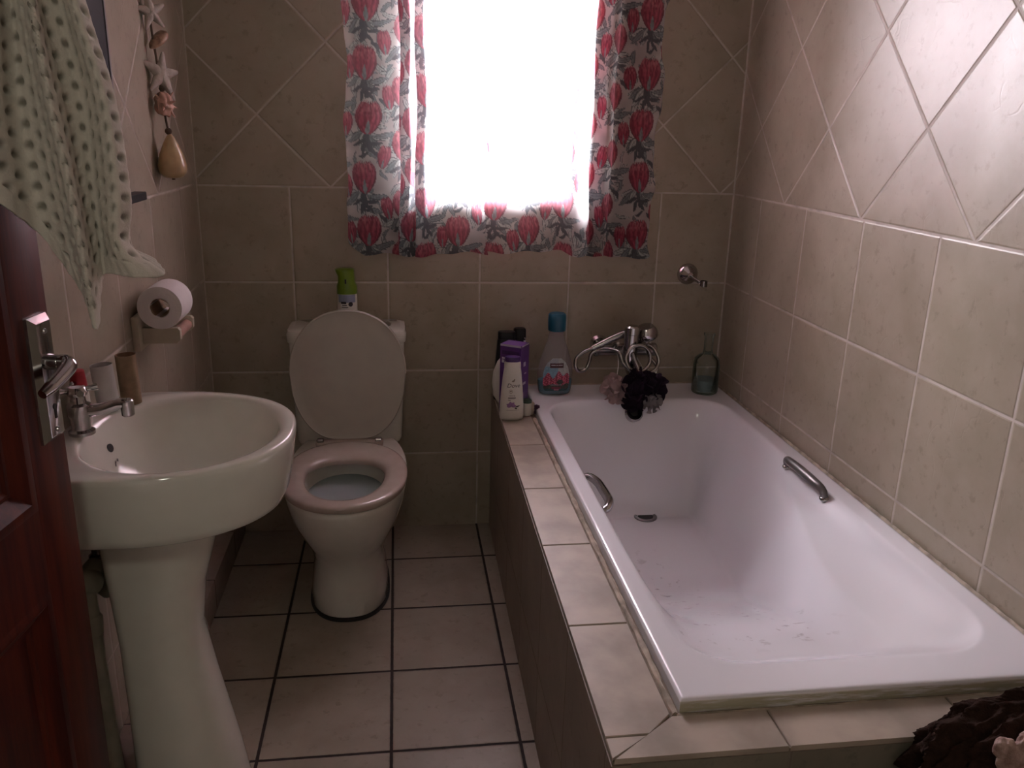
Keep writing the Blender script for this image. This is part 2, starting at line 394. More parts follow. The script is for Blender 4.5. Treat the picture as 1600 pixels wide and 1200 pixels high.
PS = -.037
plate = obj('handle_plate', loft([[DP(PS+a*u, n, 1.052+b*v) for u, v in ((-1, -1), (1, -1), (1, 1), (-1, 1))] for a, b, n in ((.0235, .086, 0.), (.0235, .086, .004), (.0165, .078, .012), (.015, .076, .0125))]), M['chrome'], door, smooth=20)
plate['label'] = 'bevelled chrome handle plate'
obj('lever_handle', join(cyl(DP(PS, .010, 1.076), DP(PS, .034, 1.076), .0110, .0095), tube([DP(PS-.002, .022, 1.076), DP(PS+.003, .032, 1.0755), DP(PS-.004, .040, 1.072), DP(PS-.026, .040, 1.064), DP(PS-.048, .037, 1.056), DP(PS-.064, .034, 1.051)], [.0095, .0105, .0108, .0095, .0085, .006], n=14)), M['chrome'], door)
obj('keyhole', join(cyl(DP(PS, .0125, 1.014), DP(PS, .0135, 1.014), .0042), dbox(PS-.002, PS+.002, .0125, .0135, .998, 1.014)), M['dark'], door)
for zz in (1.118, .982): obj('screw', cyl(DP(PS, .012, zz), DP(PS, .0145, zz), .004, .003), M['chrome'], door)

# ------------------------------------------------------------------ bath surround
def SX(y): return -.8145 + (.020/1.80)*y               # outer edge of the ledge, slightly out of square
YL = -1.800
sur = thing('bath_surround', 'beige tiled bath surround boxing in the white bathtub', 'bath surround', (-.4, -.9, 0))
def quadbox(p, z0, z1, bev=0):
    """prism over a plan polygon, counter-clockwise"""
    n = len(p); return loft([[(x, y, z0) for x, y in p], [(x, y, z1) for x, y in p]])
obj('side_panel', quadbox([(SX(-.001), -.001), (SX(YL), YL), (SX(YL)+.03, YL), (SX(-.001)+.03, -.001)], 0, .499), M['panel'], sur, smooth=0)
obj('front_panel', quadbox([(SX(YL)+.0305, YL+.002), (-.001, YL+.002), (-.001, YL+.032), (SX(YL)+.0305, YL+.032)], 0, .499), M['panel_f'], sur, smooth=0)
TX, TY = -.703, -1.707                                   # tub outer edges
obj('grout_bed', join(quadbox([(SX(-.001)+.002, -.001), (SX(YL)+.002, YL+.002), (TX+.02, YL+.002), (TX+.02, -.001)], .4995, .5065), quadbox([(TX+.021, YL+.002), (-.001, YL+.002), (-.001, TY+.02), (TX+.021, TY+.02)], .4995, .5065)), M['bed'], sur, smooth=0)
def slab(p, g=.0016, z0=.5015, z1=.5105):
    c = np.mean(p, 0); q = []
    n = len(p)
    for i in range(n):                                   # inset polygon by g
        a, b, d = np.array(p[i-1]), np.array(p[i]), np.array(p[(i+1) % n])
        e1 = (b-a)/np.linalg.norm(b-a); e2 = (d-b)/np.linalg.norm(d-b); n1 = np.array([-e1[1], e1[0]]); n2 = np.array([-e2[1], e2[0]])
        k = (n1+n2)/(1+n1@n2); q.append(b+k*g)
    q2 = [c+(x-c)*(1-.0015/np.linalg.norm(x-c)) for x in q]
    return loft([[(x, y, z0) for x, y in q], [(x, y, z1-.0014) for x, y in q], [(x, y, z1) for x, y in q2]])
tiles = []
ys = [-.0015, -.229, -.531, -.838, -1.141, -1.454, -1.752]; ti = TX-.014
for a, b in zip(ys[:-1], ys[1:]):
    r = ti if b > -1.72 else ti
    q = [(SX(a), a), (SX(b), b)]
    if b < -1.74: q += [(-.762, b), (ti, TY-.004)]
    else: q += [(r, b)]
    q += [(r, a)]
    tiles.append(slab(q))
tiles.append(slab([(SX(-1.752), -1.752), (SX(YL), YL), (-.762, -1.752)]))
xs = [-.559, -.25, -.0015]
tiles.append(slab([(SX(YL), YL), (xs[0], YL), (xs[0], TY-.006), (ti, TY-.006)]))
for a, b in zip(xs[:-1], xs[1:]): tiles.append(slab([(a, YL), (b, YL), (b, TY-.006), (a, TY-.006)]))
obj('ledge_tiles', join(*tiles), M['ledge'], sur, smooth=20)
# caulk bead between the ledge and the rim
def bead(pts, w, h, z):
    V = []; n = len(pts)
    P = [np.array(p, float) for p in pts]; rings = []
    for i, p in enumerate(P):
        t = P[min(i+1, n-1)]-P[max(i-1, 0)]; t /= np.linalg.norm(t); s = np.array([-t[1], t[0]])
        ww = w*(1+.25*math.sin(i*1.7)+.2*math.sin(i*.63+1)); hh = h*(1+.2*math.sin(i*2.3))
        rings.append([(p[0]-s[0]*ww, p[1]-s[1]*ww, z-.002), (p[0]-s[0]*ww*.7, p[1]-s[1]*ww*.7, z+hh*.6), (p[0], p[1], z+hh), (p[0]+s[0]*ww*.8, p[1]+s[1]*ww*.8, z+hh*.7), (p[0]+s[0]*ww, p[1]+s[1]*ww, z-.002)])
    return loft(rings)
obj('caulk_bead', join(bead([(TX-.0065, y) for y in np.linspace(-.30, TY-.003, 70)], .0058, .006, .5065), bead([(x, TY-.003) for x in np.linspace(TX-.004, -.012, 45)], .0030, .0025, .5065)), M['caulk'], sur)

# ------------------------------------------------------------------ bathtub
RZ = .532; xl, xr, yb, yf = -.662, -.062, -.190, -1.628; RAD = .13
def sdf_in(x, y):
    cx, cy = (xl+xr)/2, (yb+yf)/2; hx, hy = (xr-xl)/2-RAD, (yb-yf)/2-RAD
    qx = np.abs(x-cx)-hx; qy = np.abs(y-cy)-hy
    return -(np.hypot(np.maximum(qx, 0), np.maximum(qy, 0))+np.minimum(np.maximum(qx, qy), 0)-RAD)
def sst(t): t = np.clip(t, 0, 1); return t*t*(3-2*t)
def tub_z(x, y):
    s = sdf_in(x, y)
    c = .004+.205*sst((-.55-y)/1.0)                       # width of the elbow shelf that opens towards the head end
    side = np.minimum(x-xl, xr-x); side = np.minimum(side, s+.0*side)
    g = lambda t: 1-(1-np.clip(t, 0, 1))**2
    k = .05+.27*sst((-.55-y)/.9); qr = xr-x; ql = x-xl
    Ar = k*g(qr/(c+.03))+(1-k)*sst((qr-c*.92)/.12); Al = g(ql/.13)
    A = Ar*Al*g(s/.05)
    back = sst((yb-y)/.16)
    front = .05*g((y-yf)/.05)+.95*sst((y-yf)/.92)
    front = np.where(y < yf, 0, front)
    return RZ-.355*np.clip(A, 0, 1)*np.clip(back, 0, 1)*(front) - .004*g((s)/.03)*(s > 0)
x0, x1, y0, y1 = -.7005, -.0112, -1.705, -.0112
gx = np.concatenate([[x0, x0+.0015, x0+.004, x0+.009, x0+.02], np.arange(x0+.028, x1-.012, .0052), [x1-.009, x1-.004, x1]])
gy = np.concatenate([[y0, y0+.0015, y0+.004, y0+.009, y0+.02], np.arange(y0+.028, y1-.012, .0068), [y1-.009, y1-.004, y1]])
XX, YY = np.meshgrid(gx, gy); ZZ = tub_z(XX, YY)
e = np.minimum(np.minimum(XX-x0, x1-XX), np.minimum(YY-y0, y1-YY)); rr = .006
ZZ = ZZ-np.where(e < rr, rr-np.sqrt(np.maximum(rr**2-(rr-e)**2, 0)), 0)
Vt = np.stack([XX, YY, ZZ], -1).reshape(-1, 3).tolist(); Ft = gridF(len(gx), len(gy))
nx, ny = len(gx), len(gy); loop = [i for i in range(nx)]+[j*nx+nx-1 for j in range(1, ny)]+[(ny-1)*nx+i for i in range(nx-2, -1, -1)]+[j*nx for j in range(ny-2, 0, -1)]
b0 = len(Vt); Vt += [(Vt[i][0], Vt[i][1], .5068) for i in loop]
Ft += [(loop[k], loop[(k+1) % len(loop)], b0+(k+1) % len(loop), b0+k) for k in range(len(loop))]
tub = thing('bathtub', 'white enamel bathtub with lime-stained front lip', 'bathtub', (-.35, -.86, .5068))
obj('tub_shell', (Vt, Ft), M['tub'], tub, smooth=60, fix=False)
def tz(x, y): return float(tub_z(np.array(x), np.array(y)))
dx_, dy_ = -.335, -.345; dz_ = tz(dx_, dy_)
dr = obj('drain', lathe([(.038, -.004), (.038, .003), (.034, .0055), (.027, .004), (.025, .001)], (dx_, dy_, dz_), n=36), M['drainmetal'], tub)
obj('drain_hole', lathe([(.0250, .001), (.0248, .0036)], (dx_, dy_, dz_), n=24), M['dark'], dr)
ov_y = -.222; ov_z = tz(-.364, ov_y)
Mo = Matrix.Translation((-.364, ov_y-.004, ov_z)) @ Matrix.Rotation(math.radians(55), 4, 'X')
ovf = obj('overflow', xf(lathe([(.030, -.010), (.031, .004), (.026, .009), (.022, .006)], n=32), Mo), M['chrome'], tub)
obj('overflow_plug', xf(lathe([(.013, .004), (.012, .009), (.008, .010)], n=24), Mo), M['dark'], ovf)
def grip(sgn, y_a, y_b, x, out, rise):
    za, zb = tz(x, y_a), tz(x, y_b)
    P = [(x, y_a, za-.004), (x+sgn*out*.55, y_a-.006, za+rise*.75), (x+sgn*out, y_a-.045, za+rise), (x+sgn*out*1.06, (y_a+y_b)/2, (za+zb)/2+rise*1.05), (x+sgn*out, y_b+.045, zb+rise), (x+sgn*out*.55, y_b+.006, zb+rise*.75), (x, y_b, zb-.004)]
    g = obj('grip_handle', tube(P, [.0090, .0100, .0118, .0125, .0118, .0100, .0090], n=14, k=7), M['drainmetal'] if sgn < 0 else M['chrome'], tub)
    for yy, z in ((y_a, za), (y_b, zb)): obj('grip_rose', sphere((x, yy, z), .0145, 16, 10, (1, 1, .55)), M['dullchrome'], g)
    return g
grip(1, -.735, -.955, -.648, .030, .004)['label'] = 'chrome grip handle on the ledge side of the bath'
grip(-1, -.765, -.975, -.080, .014, .030)['label'] = 'chrome grip handle on the wall side of the bath'
# caulk where the bath meets the tiled walls
obj('wall_caulk', join(bead([(-.0055, y) for y in np.linspace(-.012, -1.70, 110)], .0036, .006, .527), bead([(x, -.0055) for x in np.linspace(-.70, -.012, 50)], .0036, .006, .527)), M['caulk'], sur)
# ------------------------------------------------------------------ toilet
TXc = -1.292
toi = thing('toilet', 'white close-coupled toilet with its lid up and a pink seat', 'toilet', (TXc, -.40, 0))
bowl = []
for z, ax, fy, by, p in ((0, .108, -.585, -.13, 2.3), (.012, .116, -.600, -.12, 2.3), (.06, .113, -.600, -.12, 2.3), (.13, .106, -.596, -.12, 2.3), (.17, .106, -.604, -.11, 2.25), (.215, .120, -.635, -.10, 2.2), (.26, .143, -.672, -.08, 2.2), (.31, .163, -.708, -.06, 2.2), (.355, .175, -.732, -.05, 2.2), (.390, .179, -.742, -.05, 2.25), (.403, .178, -.741, -.05, 2.25), (.408, .172, -.735, -.06, 2.25)):
    cy = -.42; bowl.append(sup(TXc, cy, z, ax, cy-fy, p, 64, by-cy))
for z, ax, fy, by in ((.408, .128, -.700, -.33), (.400, .122, -.694, -.335), (.36, .118, -.688, -.335), (.30, .100, -.66, -.34), (.25, .075, -.615, -.36), (.215, .055, -.57, -.38)):
    cy = -.50; bowl.append(sup(TXc, cy, z, ax, cy-fy, 2.1, 64, by-cy))
obj('bowl', loft(bowl, cap0=True), M['toilet'], toi, smooth=50)
obj('water', loft([sup(TXc, -.50, .352, .1150, .185, 2.1, 64, .164), sup(TXc, -.50, .3525, .1150, .185, 2.1, 64, .164)]), M['water'], toi)
obj('floor_seal', loft([sup(TXc, -.42, z, a, .182+(a-.117), 2.3, 48, .30) for z, a in ((0, .1205), (.005, .120), (.008, .116))]), M['rubber'], toi)
def egg(z, ax, fy, by, n=72, p=2.15, cy=-.50): return sup(TXc, cy, z, ax, cy-fy, p, n, by-cy)
zs = .4105
seat = loft([egg(zs, .176, -.741, -.262), egg(zs+.014, .179, -.748, -.258), egg(zs+.020, .176, -.744, -.262), egg(zs+.023, .165, -.732, -.272), egg(zs+.022, .135, -.707, -.375), egg(zs+.018, .119, -.693, -.392), egg(zs+.010, .112, -.687, -.398), egg(zs, .112, -.688, -.397), egg(zs, .176, -.741, -.262)], False, False)
obj('seat', seat, M['seat'], toi, smooth=60)
# raised lid, leaning on the cistern
def lid_ring(off, k, n=72):
    R = []
    for i in range(n):
        t = 2*PI*i/n; c, s = math.cos(t), math.sin(t)
        v = math.copysign(abs(s)**(2/2.1), s)*.200*k; u = math.copysign(abs(c)**(2/2.1), c)*.1805*k
        if s < 0:                                         # lower half: tapers to a flat hinge edge
            v = -abs(s)**(2/4.2)*.224*k; u = math.copysign(abs(c)**(2/4.2), c)*.1805*k*(1-.34*(abs(v)/.224)**1.9)
        R.append((TXc+u, -.222+.028*((v+.224)/.42)-off, .427+(v+.224)*.975))
    return R
obj('toilet_lid', loft([lid_ring(-.004, .985), lid_ring(.0, 1.), lid_ring(.009, 1.), lid_ring(.0125, .985), lid_ring(.0105, .955), lid_ring(.0135, .80), lid_ring(.016, .4), lid_ring(.0163, .03)]), M['lid'], toi, smooth=35)
obj('hinge_bar', box(TXc-.105, TXc+.105, -.258, -.226, .409, .430, .006, 3), M['seat'], toi)
for s in (-1, 1): obj('hinge', cyl((TXc+s*.090-.010, -.250, .431), (TXc+s*.090+.010, -.250, .431), .0085, bev=.002), M['dullchrome'], toi)
def rbox(x, z, hw, y0, y1, p=7.): return [(x+a[0]-0, a[1], z) for a in sup(0, (y0+y1)/2, 0, hw, (y1-y0)/2, p, 56)]
obj('cistern', loft([rbox(TXc-.004, .392, .165, -.176, -.012), rbox(TXc-.004, .405, .170, -.180, -.010), rbox(TXc-.004, .60, .178, -.186, -.009), rbox(TXc-.004, .728, .181, -.188, -.009)]), M['toilet'], toi, smooth=45)
obj('cistern_lid', loft([rbox(TXc-.004, .7285, .184, -.192, -.006), rbox(TXc-.004, .733, .187, -.195, -.005), rbox(TXc-.004, .758, .187, -.195, -.005), rbox(TXc-.004, .767, .183, -.190, -.008), rbox(TXc-.004, .770, .170, -.176, -.016)]), M['toilet'], toi, smooth=45)
obj('flush_button', lathe([(.030, 0), (.030, .004), (.022, .010), (.004, .011)], (TXc+.105, -.10, .770)), M['chrome'], toi)
obj('pan_base_back', box(TXc-.100, TXc+.100, -.20, -.02, .0, .385, .03, 4), M['toilet'], toi)
# air freshener on the cistern
fr = thing('air_freshener_can', 'lime green topped air freshener can standing behind the raised toilet lid', 'air freshener', (-1.294, -.098, .770))
obj('can', lathe([(.028, .001), (.031, .004), (.031, .100), (.029, .106)], (-1.294, -.098, .770)), M['white'], fr)
gr = []
for z, a, b, ox in ((.104, .0325, .031, 0), (.128, .032, .031, 0), (.140, .027, .027, -.001), (.160, .026, .026, -.002), (.172, .029, .026, -.005), (.180, .030, .024, -.006), (.183, .022, .018, -.004)): gr.append(sup(-1.294+ox, -.098, .770+z, a, b, 2.2, 36))
obj('spray_cap', loft(gr), M['green'], fr)
def canp(x, z, r=.0313): a = x/r; return (-1.294+r*math.sin(a), -.098-r*math.cos(a), .770+z)
def patch(fn, u0, u1, v0, v1, nu=16, nv=8): return grid(nu, nv, lambda u, v: fn(u0+(u1-u0)*u, v0+(v1-v0)*v))
M['paleblue'] = mat('pale blue print', (.28, .31, .44), .4)
obj('label_band', patch(lambda x, z: canp(x, z, .0314), -.030, .030, .078, .103), M['paleblue'], fr)
for a, b, c, d in ((-.020, -.002, .074, .081), (-.016, .0, .068, .071), (-.018, .004, .062, .0645)): obj('label_mark', patch(lambda x, z: canp(x, z, .0317), a, b, c, d, 6, 3), M['ink'], fr)
obj('label_dot', join(grid(20, 2, lambda u, v: canp(.012+.0075*v*math.cos(2*PI*u), .073+.0075*v*math.sin(2*PI*u), .0317))), M['ink'], fr)
obj('nozzle', box(-1.299, -1.294, -.1262, -.123, .908, .922), M['dark'], fr)

# ------------------------------------------------------------------ wash basin on its pedestal
bas = thing('wash_basin', 'white china pedestal wash basin beside the toilet', 'basin', (-1.60, -1.225, 0))
BY, BZ = -1.226, .830
def bring(z, k, xo, n=96, hw=.242, pr=.418, xb=-1.7505, p=2.35):
    """D-shaped outline: straight back on the wall, rounded front"""
    R = []
    for i in range(n):
        t = 2*PI*i/n; c, s = math.cos(t), math.sin(t)
        y = math.copysign(abs(s)**(2/p), s)*hw*k
        if c > 0: x = -1.60+abs(c)**(2/2.1)*(pr-.1505)*k
        else: x = -1.60-abs(c)**(2/4.5)*(.1505)*xo
        R.append((x, BY+y, z))
    return R
def bowl_ring(z, hx, hy, cx, n=96): 
    R = []
    for i in range(n):
        t = 2*PI*i/n; c, s = math.cos(t), math.sin(t); R.append((cx+hx*c*(1 if c > 0 else .92), BY+hy*s, z))
    return R
rings = [bring(.690, .80, .9), bring(.692, .86, .97), bring(.700, .915, 1), bring(.715, .94, 1), bring(.76, .972, 1), bring(.805, .994, 1), bring(.820, 1., 1), bring(.8275, .995, 1), bring(BZ, .982, .995)]
rings += [bowl_ring(BZ+.0005, .196, .216, -1.545), bowl_ring(BZ-.003, .186, .206, -1.545), bowl_ring(BZ-.012, .180, .200, -1.545), bowl_ring(.790, .170, .189, -1.545), bowl_ring(.750, .148, .166, -1.548), bowl_ring(.718, .115, .130, -1.552), bowl_ring(.700, .075, .085, -1.556), bowl_ring(.696, .025, .028, -1.556)]
def sink(rings):
    return rings
obj('basin', loft(rings), M['china'], bas, smooth=50)
ped = []
for z, xf_, hw, xb in ((0, -1.462, .118, -1.673), (.02, -1.464, .116, -1.673), (.12, -1.480, .108, -1.673), (.30, -1.515, .096, -1.677), (.42, -1.534, .092, -1.680), (.52, -1.520, .096, -1.685), (.62, -1.490, .104, -1.69), (.70, -1.462, .112, -1.69)):
    cx = xb+.06; R = []
    for i in range(64):
        t = 2*PI*i/64; c, s = math.cos(t), math.sin(t)
        x = cx+(abs(c)**(2/2.3)*(xf_-cx) if c > 0 else -abs(c)**(2/5)*.06); R.append((x, BY-.008+math.copysign(abs(s)**(2/2.4), s)*hw, z))
    ped.append(R)
obj('pedestal', loft(ped), M['china'], bas, smooth=50)
obj('overflow_hole', xf(lathe([(.0085, -.002), (.0085, .0012), (.006, .0015)], n=20), Matrix.Translation((-1.6895, -1.176, .776)) @ Matrix.Rotation(-.30, 4, 'Z') @ Matrix.Rotation(math.radians(72), 4, 'Y')), M['dark'], bas)
def arcs(c, r, a0, a1): return tube([(c[0]+r*math.cos(a)*-.25, c[1]+r*math.cos(a)*.97, c[2]+r*math.sin(a)) for a in np.linspace(a0, a1, 8)], .0009, n=6, k=2)
obj('maker_mark', join(arcs((-1.6775, -1.190, .7485), .0045, .3, 5.6), arcs((-1.6765, -1.181, .7505), .0045, -1.6, 2.8)), M['ink'], bas)
# tap
tap = thing('basin_tap', 'chrome cross-top basin tap on the wash basin back edge', 'tap', (-1.713, -1.238, BZ))
tx, ty = -1.713, -1.238
obj('body', lathe([(.023, .0), (.023, .006), (.0165, .010), (.0165, .030), (.021, .036), (.021, .056), (.014, .060), (.012, .074)], (tx, ty, BZ)), M['chrome'], tap)
obj('spout', join(tube([(tx+.012, ty, BZ+.044), (tx+.04, ty, BZ+.047), (tx+.066, ty+.002, BZ+.055), (tx+.082, ty+.003, BZ+.055)], [.0125, .0115, .0105, .011], n=16), cyl((tx+.082, ty+.003, BZ+.063), (tx+.083, ty+.003, BZ+.032), .0125, .0115, bev=.002)), M['chrome'], tap)
hd = [lathe([(.016, .074), (.019, .080), (.014, .090), (.004, .092)], (tx, ty, BZ))]
for k in range(4):
    a = k*PI/2+.5; hd.append(tube([(tx, ty, BZ+.083), (tx+.020*math.cos(a), ty+.020*math.sin(a), BZ+.084), (tx+.034*math.cos(a), ty+.034*math.sin(a), BZ+.085)], [.006, .005, .0065], n=10, k=4))
obj('cross_handle', join(*hd), M['chrome'], tap)
def tubeobj(name, label, cat, c, r, h, mt, tilt=(0, 0), group=None, r2=None):
    V, F = lathe([(r-.0012, .003), (r-.0012, 0), (r, 0), (r, h), (r-.0012, h), (r-.0012, .003)], n=36); 
    rings = [sup(0, 0, z, q, q, 2, 36) for q, z in ((r-.0014, 0), (r, 0), (r, h), (r-.0014, h), (r-.0014, 0))]
    V, F = loft(rings, False, False)
    Mx = Matrix.Translation(c) @ Matrix.Rotation(tilt[0], 4, 'X') @ Matrix.Rotation(tilt[1], 4, 'Y')
    return tag(obj(name, xf((V, F), Mx), mt, smooth=30), label, cat, group)
tubeobj('cardboard_tube', 'brown empty toilet roll tube standing on the wash basin edge', 'cardboard tube', (-1.676, -1.062, BZ+.0008), .0195, .102, M['card'], (0, -.03))
tubeobj('cardboard_tube', 'greyish white empty toilet roll tube standing behind the basin tap', 'cardboard tube', (-1.7050, -1.108, BZ+.001), .0205, .094, M['cardw'], (0, -.07))
rb = thing('deodorant_bottle', 'small white bottle with a red cap behind the basin tap', 'bottle', (-1.7285, -1.185, BZ))
obj('bottle_body', lathe([(.015, .0), (.0165, .003), (.0165, .055), (.0145, .072), (.0135, .074)], (-1.7285, -1.185, BZ+.0004)), M['white'], rb)
obj('cap', lathe([(.0150, .073), (.0152, .078), (.0125, .105), (.010, .107)], (-1.7285, -1.185, BZ)), M['red'], rb)
# pipework under the basin
pp = thing('drain_pipe', 'stained plastic waste pipe and trap left of the basin pedestal', 'pipe', (-1.722, -1.288, .1005))
px_, py_ = -1.722, -1.296
obj('down_pipe', cyl((px_+.010, py_, .1005), (px_, py_, .475), .0175), M['pvc'], pp)
obj('pipe_nut', lathe([(.021, .0), (.0235, .006), (.0235, .032), (.019, .040)], (px_, py_, .445), n=12), M['pvc'], pp)
obj('trap', join(tube([(px_, py_, .47), (px_-.001, py_+.004, .53), (px_+.002, py_+.018, .558), (px_+.003, py_+.055, .560), (px_+.004, py_+.095, .55)], .0185, n=16), sphere((px_+.002, py_+.012, .548), .027, 20, 12)), M['pvc'], pp)
obj('trap_cup', lathe([(.012, 0), (.021, .012), (.023, .075), (.018, .082)], (px_+.004, py_+.10, .468)), M['pvc'], pp)
vl = thing('angle_valve', 'dark chrome supply valve beneath the wash basin', 'valve', (-1.7505, -1.232, .60))
obj('valve_body', join(cyl((-1.7505, -1.232, .60), (-1.714, -1.232, .60), .0085), cyl((-1.716, -1.232, .580), (-1.716, -1.232, .628), .011, bev=.002)), M['dullchrome'], vl)
obj('supply_pipe', cyl((-1.716, -1.232, .627), (-1.716, -1.232, .6895), .006), M['dullchrome'], vl)
obj('valve_knob', lathe([(.015, 0), (.017, .003), (.017, .010), (.013, .013)], (-1.716, -1.232, .568), n=10), M['dullchrome'], vl)
# ================================================================== protea print
def arr(c): return np.array(c, np.float32)
def protea(S, Z, seed=0):
    S = S.astype(np.float32); Z = Z.astype(np.float32); N = S.size
    def wn(a, b, k): return np.modf(np.abs(np.sin(a*12.9898+b*78.233+k*37.7))*43758.5)[0]
    def vn(x, y):                                         # smooth value noise
        xi, yi = np.floor(x), np.floor(y); fx, fy = x-xi, y-yi; fx = fx*fx*(3-2*fx); fy = fy*fy*(3-2*fy)
        h = lambda a, b: np.modf(np.abs(np.sin(a*127.1+b*311.7))*43758.545)[0]
        return (h(xi, yi)*(1-fx)+h(xi+1, yi)*fx)*(1-fy)+(h(xi, yi+1)*(1-fx)+h(xi+1, yi+1)*fx)*fy
    n1 = vn(S*30, Z*30); n2 = vn(S*150, Z*60); n3 = vn(S*420, Z*140)
    base = arr((.53, .495, .485)); C = np.repeat(base[None], N, 0)
    C = C*(1-.34*np.clip(n1[:, None]*1.5-.45, 0, 1)); pk = np.clip((n1-.45)*1.6, 0, 1)[:, None]; C = C*(1-pk*.5)+arr((.50, .40, .40))*pk*.5
    dark = arr((.060, .074, .085)); mid = arr((.20, .235, .245)); lite = arr((.46, .49, .48))
    def put(mask, col, a=1.):
        C[mask] = C[mask]*(1-a)+(col if np.ndim(col) == 1 else col[mask])*a
    def leaf(cx, cz, ang, L, Wd, fill, edge=True):
        sel = np.nonzero((np.abs(S-cx) < L+Wd) & (np.abs(Z-cz) < L+Wd))[0]
        if not len(sel): return
        x, z = S[sel]-cx, Z[sel]-cz; u = (x*math.cos(ang)+z*math.sin(ang))/L; v = (-x*math.sin(ang)+z*math.cos(ang))+.004*np.sin(u*5)
        w = Wd*np.sin(PI*np.clip(u, 0, 1))**.75*(1+.35*(n2[sel]-.5))
        ins = (u > 0) & (u < 1) & (np.abs(v) < w)
        i = sel[ins]; r = np.abs(v[ins])/(w[ins]+1e-6); st = n3[i]
        col = fill[None]*(.75+.5*st[:, None]); k = np.clip((r-.62)*6, 0, 1)[:, None] if edge else 0*r[:, None]
        k = np.maximum(k, np.clip((.16-r)*7, 0, 1)[:, None]*.8)
        C[i] = col*(1-k)+dark*k
    def bloom(cx, cz, w, h, ang):
        sel = np.nonzero((np.abs(S-cx) < h) & (np.abs(Z-cz) < h))[0]
        if not len(sel): return
        x, z = S[sel]-cx, Z[sel]-cz; X = x*math.cos(ang)+z*math.sin(ang); Y = (-x*math.sin(ang)+z*math.cos(ang))/h
        q = np.clip(1-((Y+.03)/.56)**2, 0, 1)**.5; hw = w*.5*q*(1-.22*np.clip(-Y-.05, 0, 1)*1.8)+1e-5
        th = X/hw; jag = .5-.10*np.abs(np.modf(np.abs(th*3.4+.3*n1[sel]))[0]-.5)*2-.05*n2[sel]
        ins = (np.abs(th) < 1) & (Y < jag) & (Y > -.58); i = sel[ins]; th = th[ins]; Y = Y[ins]
        st = .5+.5*np.sin(th*15+3*n1[i]+5*n2[i]*.6); st = np.clip(st*.7+(n3[i]-.5)*.9, 0, 1)
        a = arr((.20, .010, .038)); b = arr((.50, .075, .125)); p = arr((.66, .30, .32))
        col = a+(b-a)*st[:, None]; k = np.clip((Y+.05)*1.3, 0, .8)[:, None]*np.clip(n3[i]*1.8-.5, 0, 1)[:, None]; col = col*(1-k)+p*k
        k = np.clip((np.abs(th)-.74)*5, 0, 1)[:, None]*np.clip(.55-Y*1.2, .25, 1)[:, None]; col = col*(1-k)+arr((.085, .008, .022))*k
        k = ((np.abs(Y-jag[ins]) < .05) & (n2[i] > .45))[:, None]*.8; col = col*(1-k)+arr((.12, .012, .03))*k
        C[i] = col
        # grey-green bract running up into the flower
        u = Y+.62; bw = np.clip(.34-np.abs(u-.12)*.85, 0, 1); kk = (np.abs(th) < bw)
        C[i[kk]] = mid*(.6+.9*n3[i[kk]][:, None])
    pu, pv = .118, .166
    sites = []
    smin, smax, zmin, zmax = S.min()-.1, S.max()+.1, Z.min()-.15, Z.max()+.15
    for i in range(int(smin/pu)-1, int(smax/pu)+2):
        for j in range(int(zmin/pv)-1, int(zmax/pv)+2):
            cx = i*pu+.012*(hsh(i, j, seed)-.5); cz = j*pv+(.083 if i % 2 else 0)+.02*(hsh(i, j, 3+seed)-.5)
            sites.append((i, j, cx, cz))
    for i, j, cx, cz in sites:                            # loose grey-green foliage in all the gaps
        for k in range(13):
            a = -PI/2+(hsh(i, k, j+.3)-.5)*2.6; leaf(cx+.11*(hsh(k, j, i+.7)-.5), cz+.02+.15*(hsh(j, i, k+.9)-.5), a, .035+.03*hsh(k, i, j), .0045+.0045*hsh(i, j, k), (lite, mid, lite, mid)[k % 4])
    for i, j, cx, cz in sites:                            # foliage below every flower, then buds between
        for k in range(7):
            a = -PI/2+(k-3)*.52+.3*(hsh(i, j, k)-.5); L = .050+.028*hsh(i, k, j)
            leaf(cx+.003*(k-3), cz-.034-.008*abs(k-3), a if k != 3 else a, L, .0085+.004*hsh(j, k, i), (lite, mid, lite, dark, mid, lite, mid)[k])
        for k in range(4):
            a = -PI/2+(k-1.5)*.9; leaf(cx, cz-.075, a+PI*.0, .045, .006, dark, False)
        leaf(cx, cz-.02, -PI/2, .085, .0065, dark, False)
        for k in range(3):
            leaf(cx+.045+.02*hsh(k, i, j), cz+.05*hsh(i, k, j), PI*.35+k*.5, .04, .007, (mid, lite, dark)[k], True)
        leaf(cx-.015, cz+.058, .25, .032, .006, dark, False)
    for i, j, cx, cz in sites:
        if hsh(i, j, 9) > .25: bloom(cx+pu*.5+.006*(hsh(i, j, 5)-.5), cz+.052+.015*hsh(j, i, 2), .040, .068, .35*(hsh(i, j, 6)-.4))
    for i, j, cx, cz in sites:
        bloom(cx, cz, .078, .094, .16*(hsh(i, j, 1)-.5))
    return np.clip(C, 0, 1)

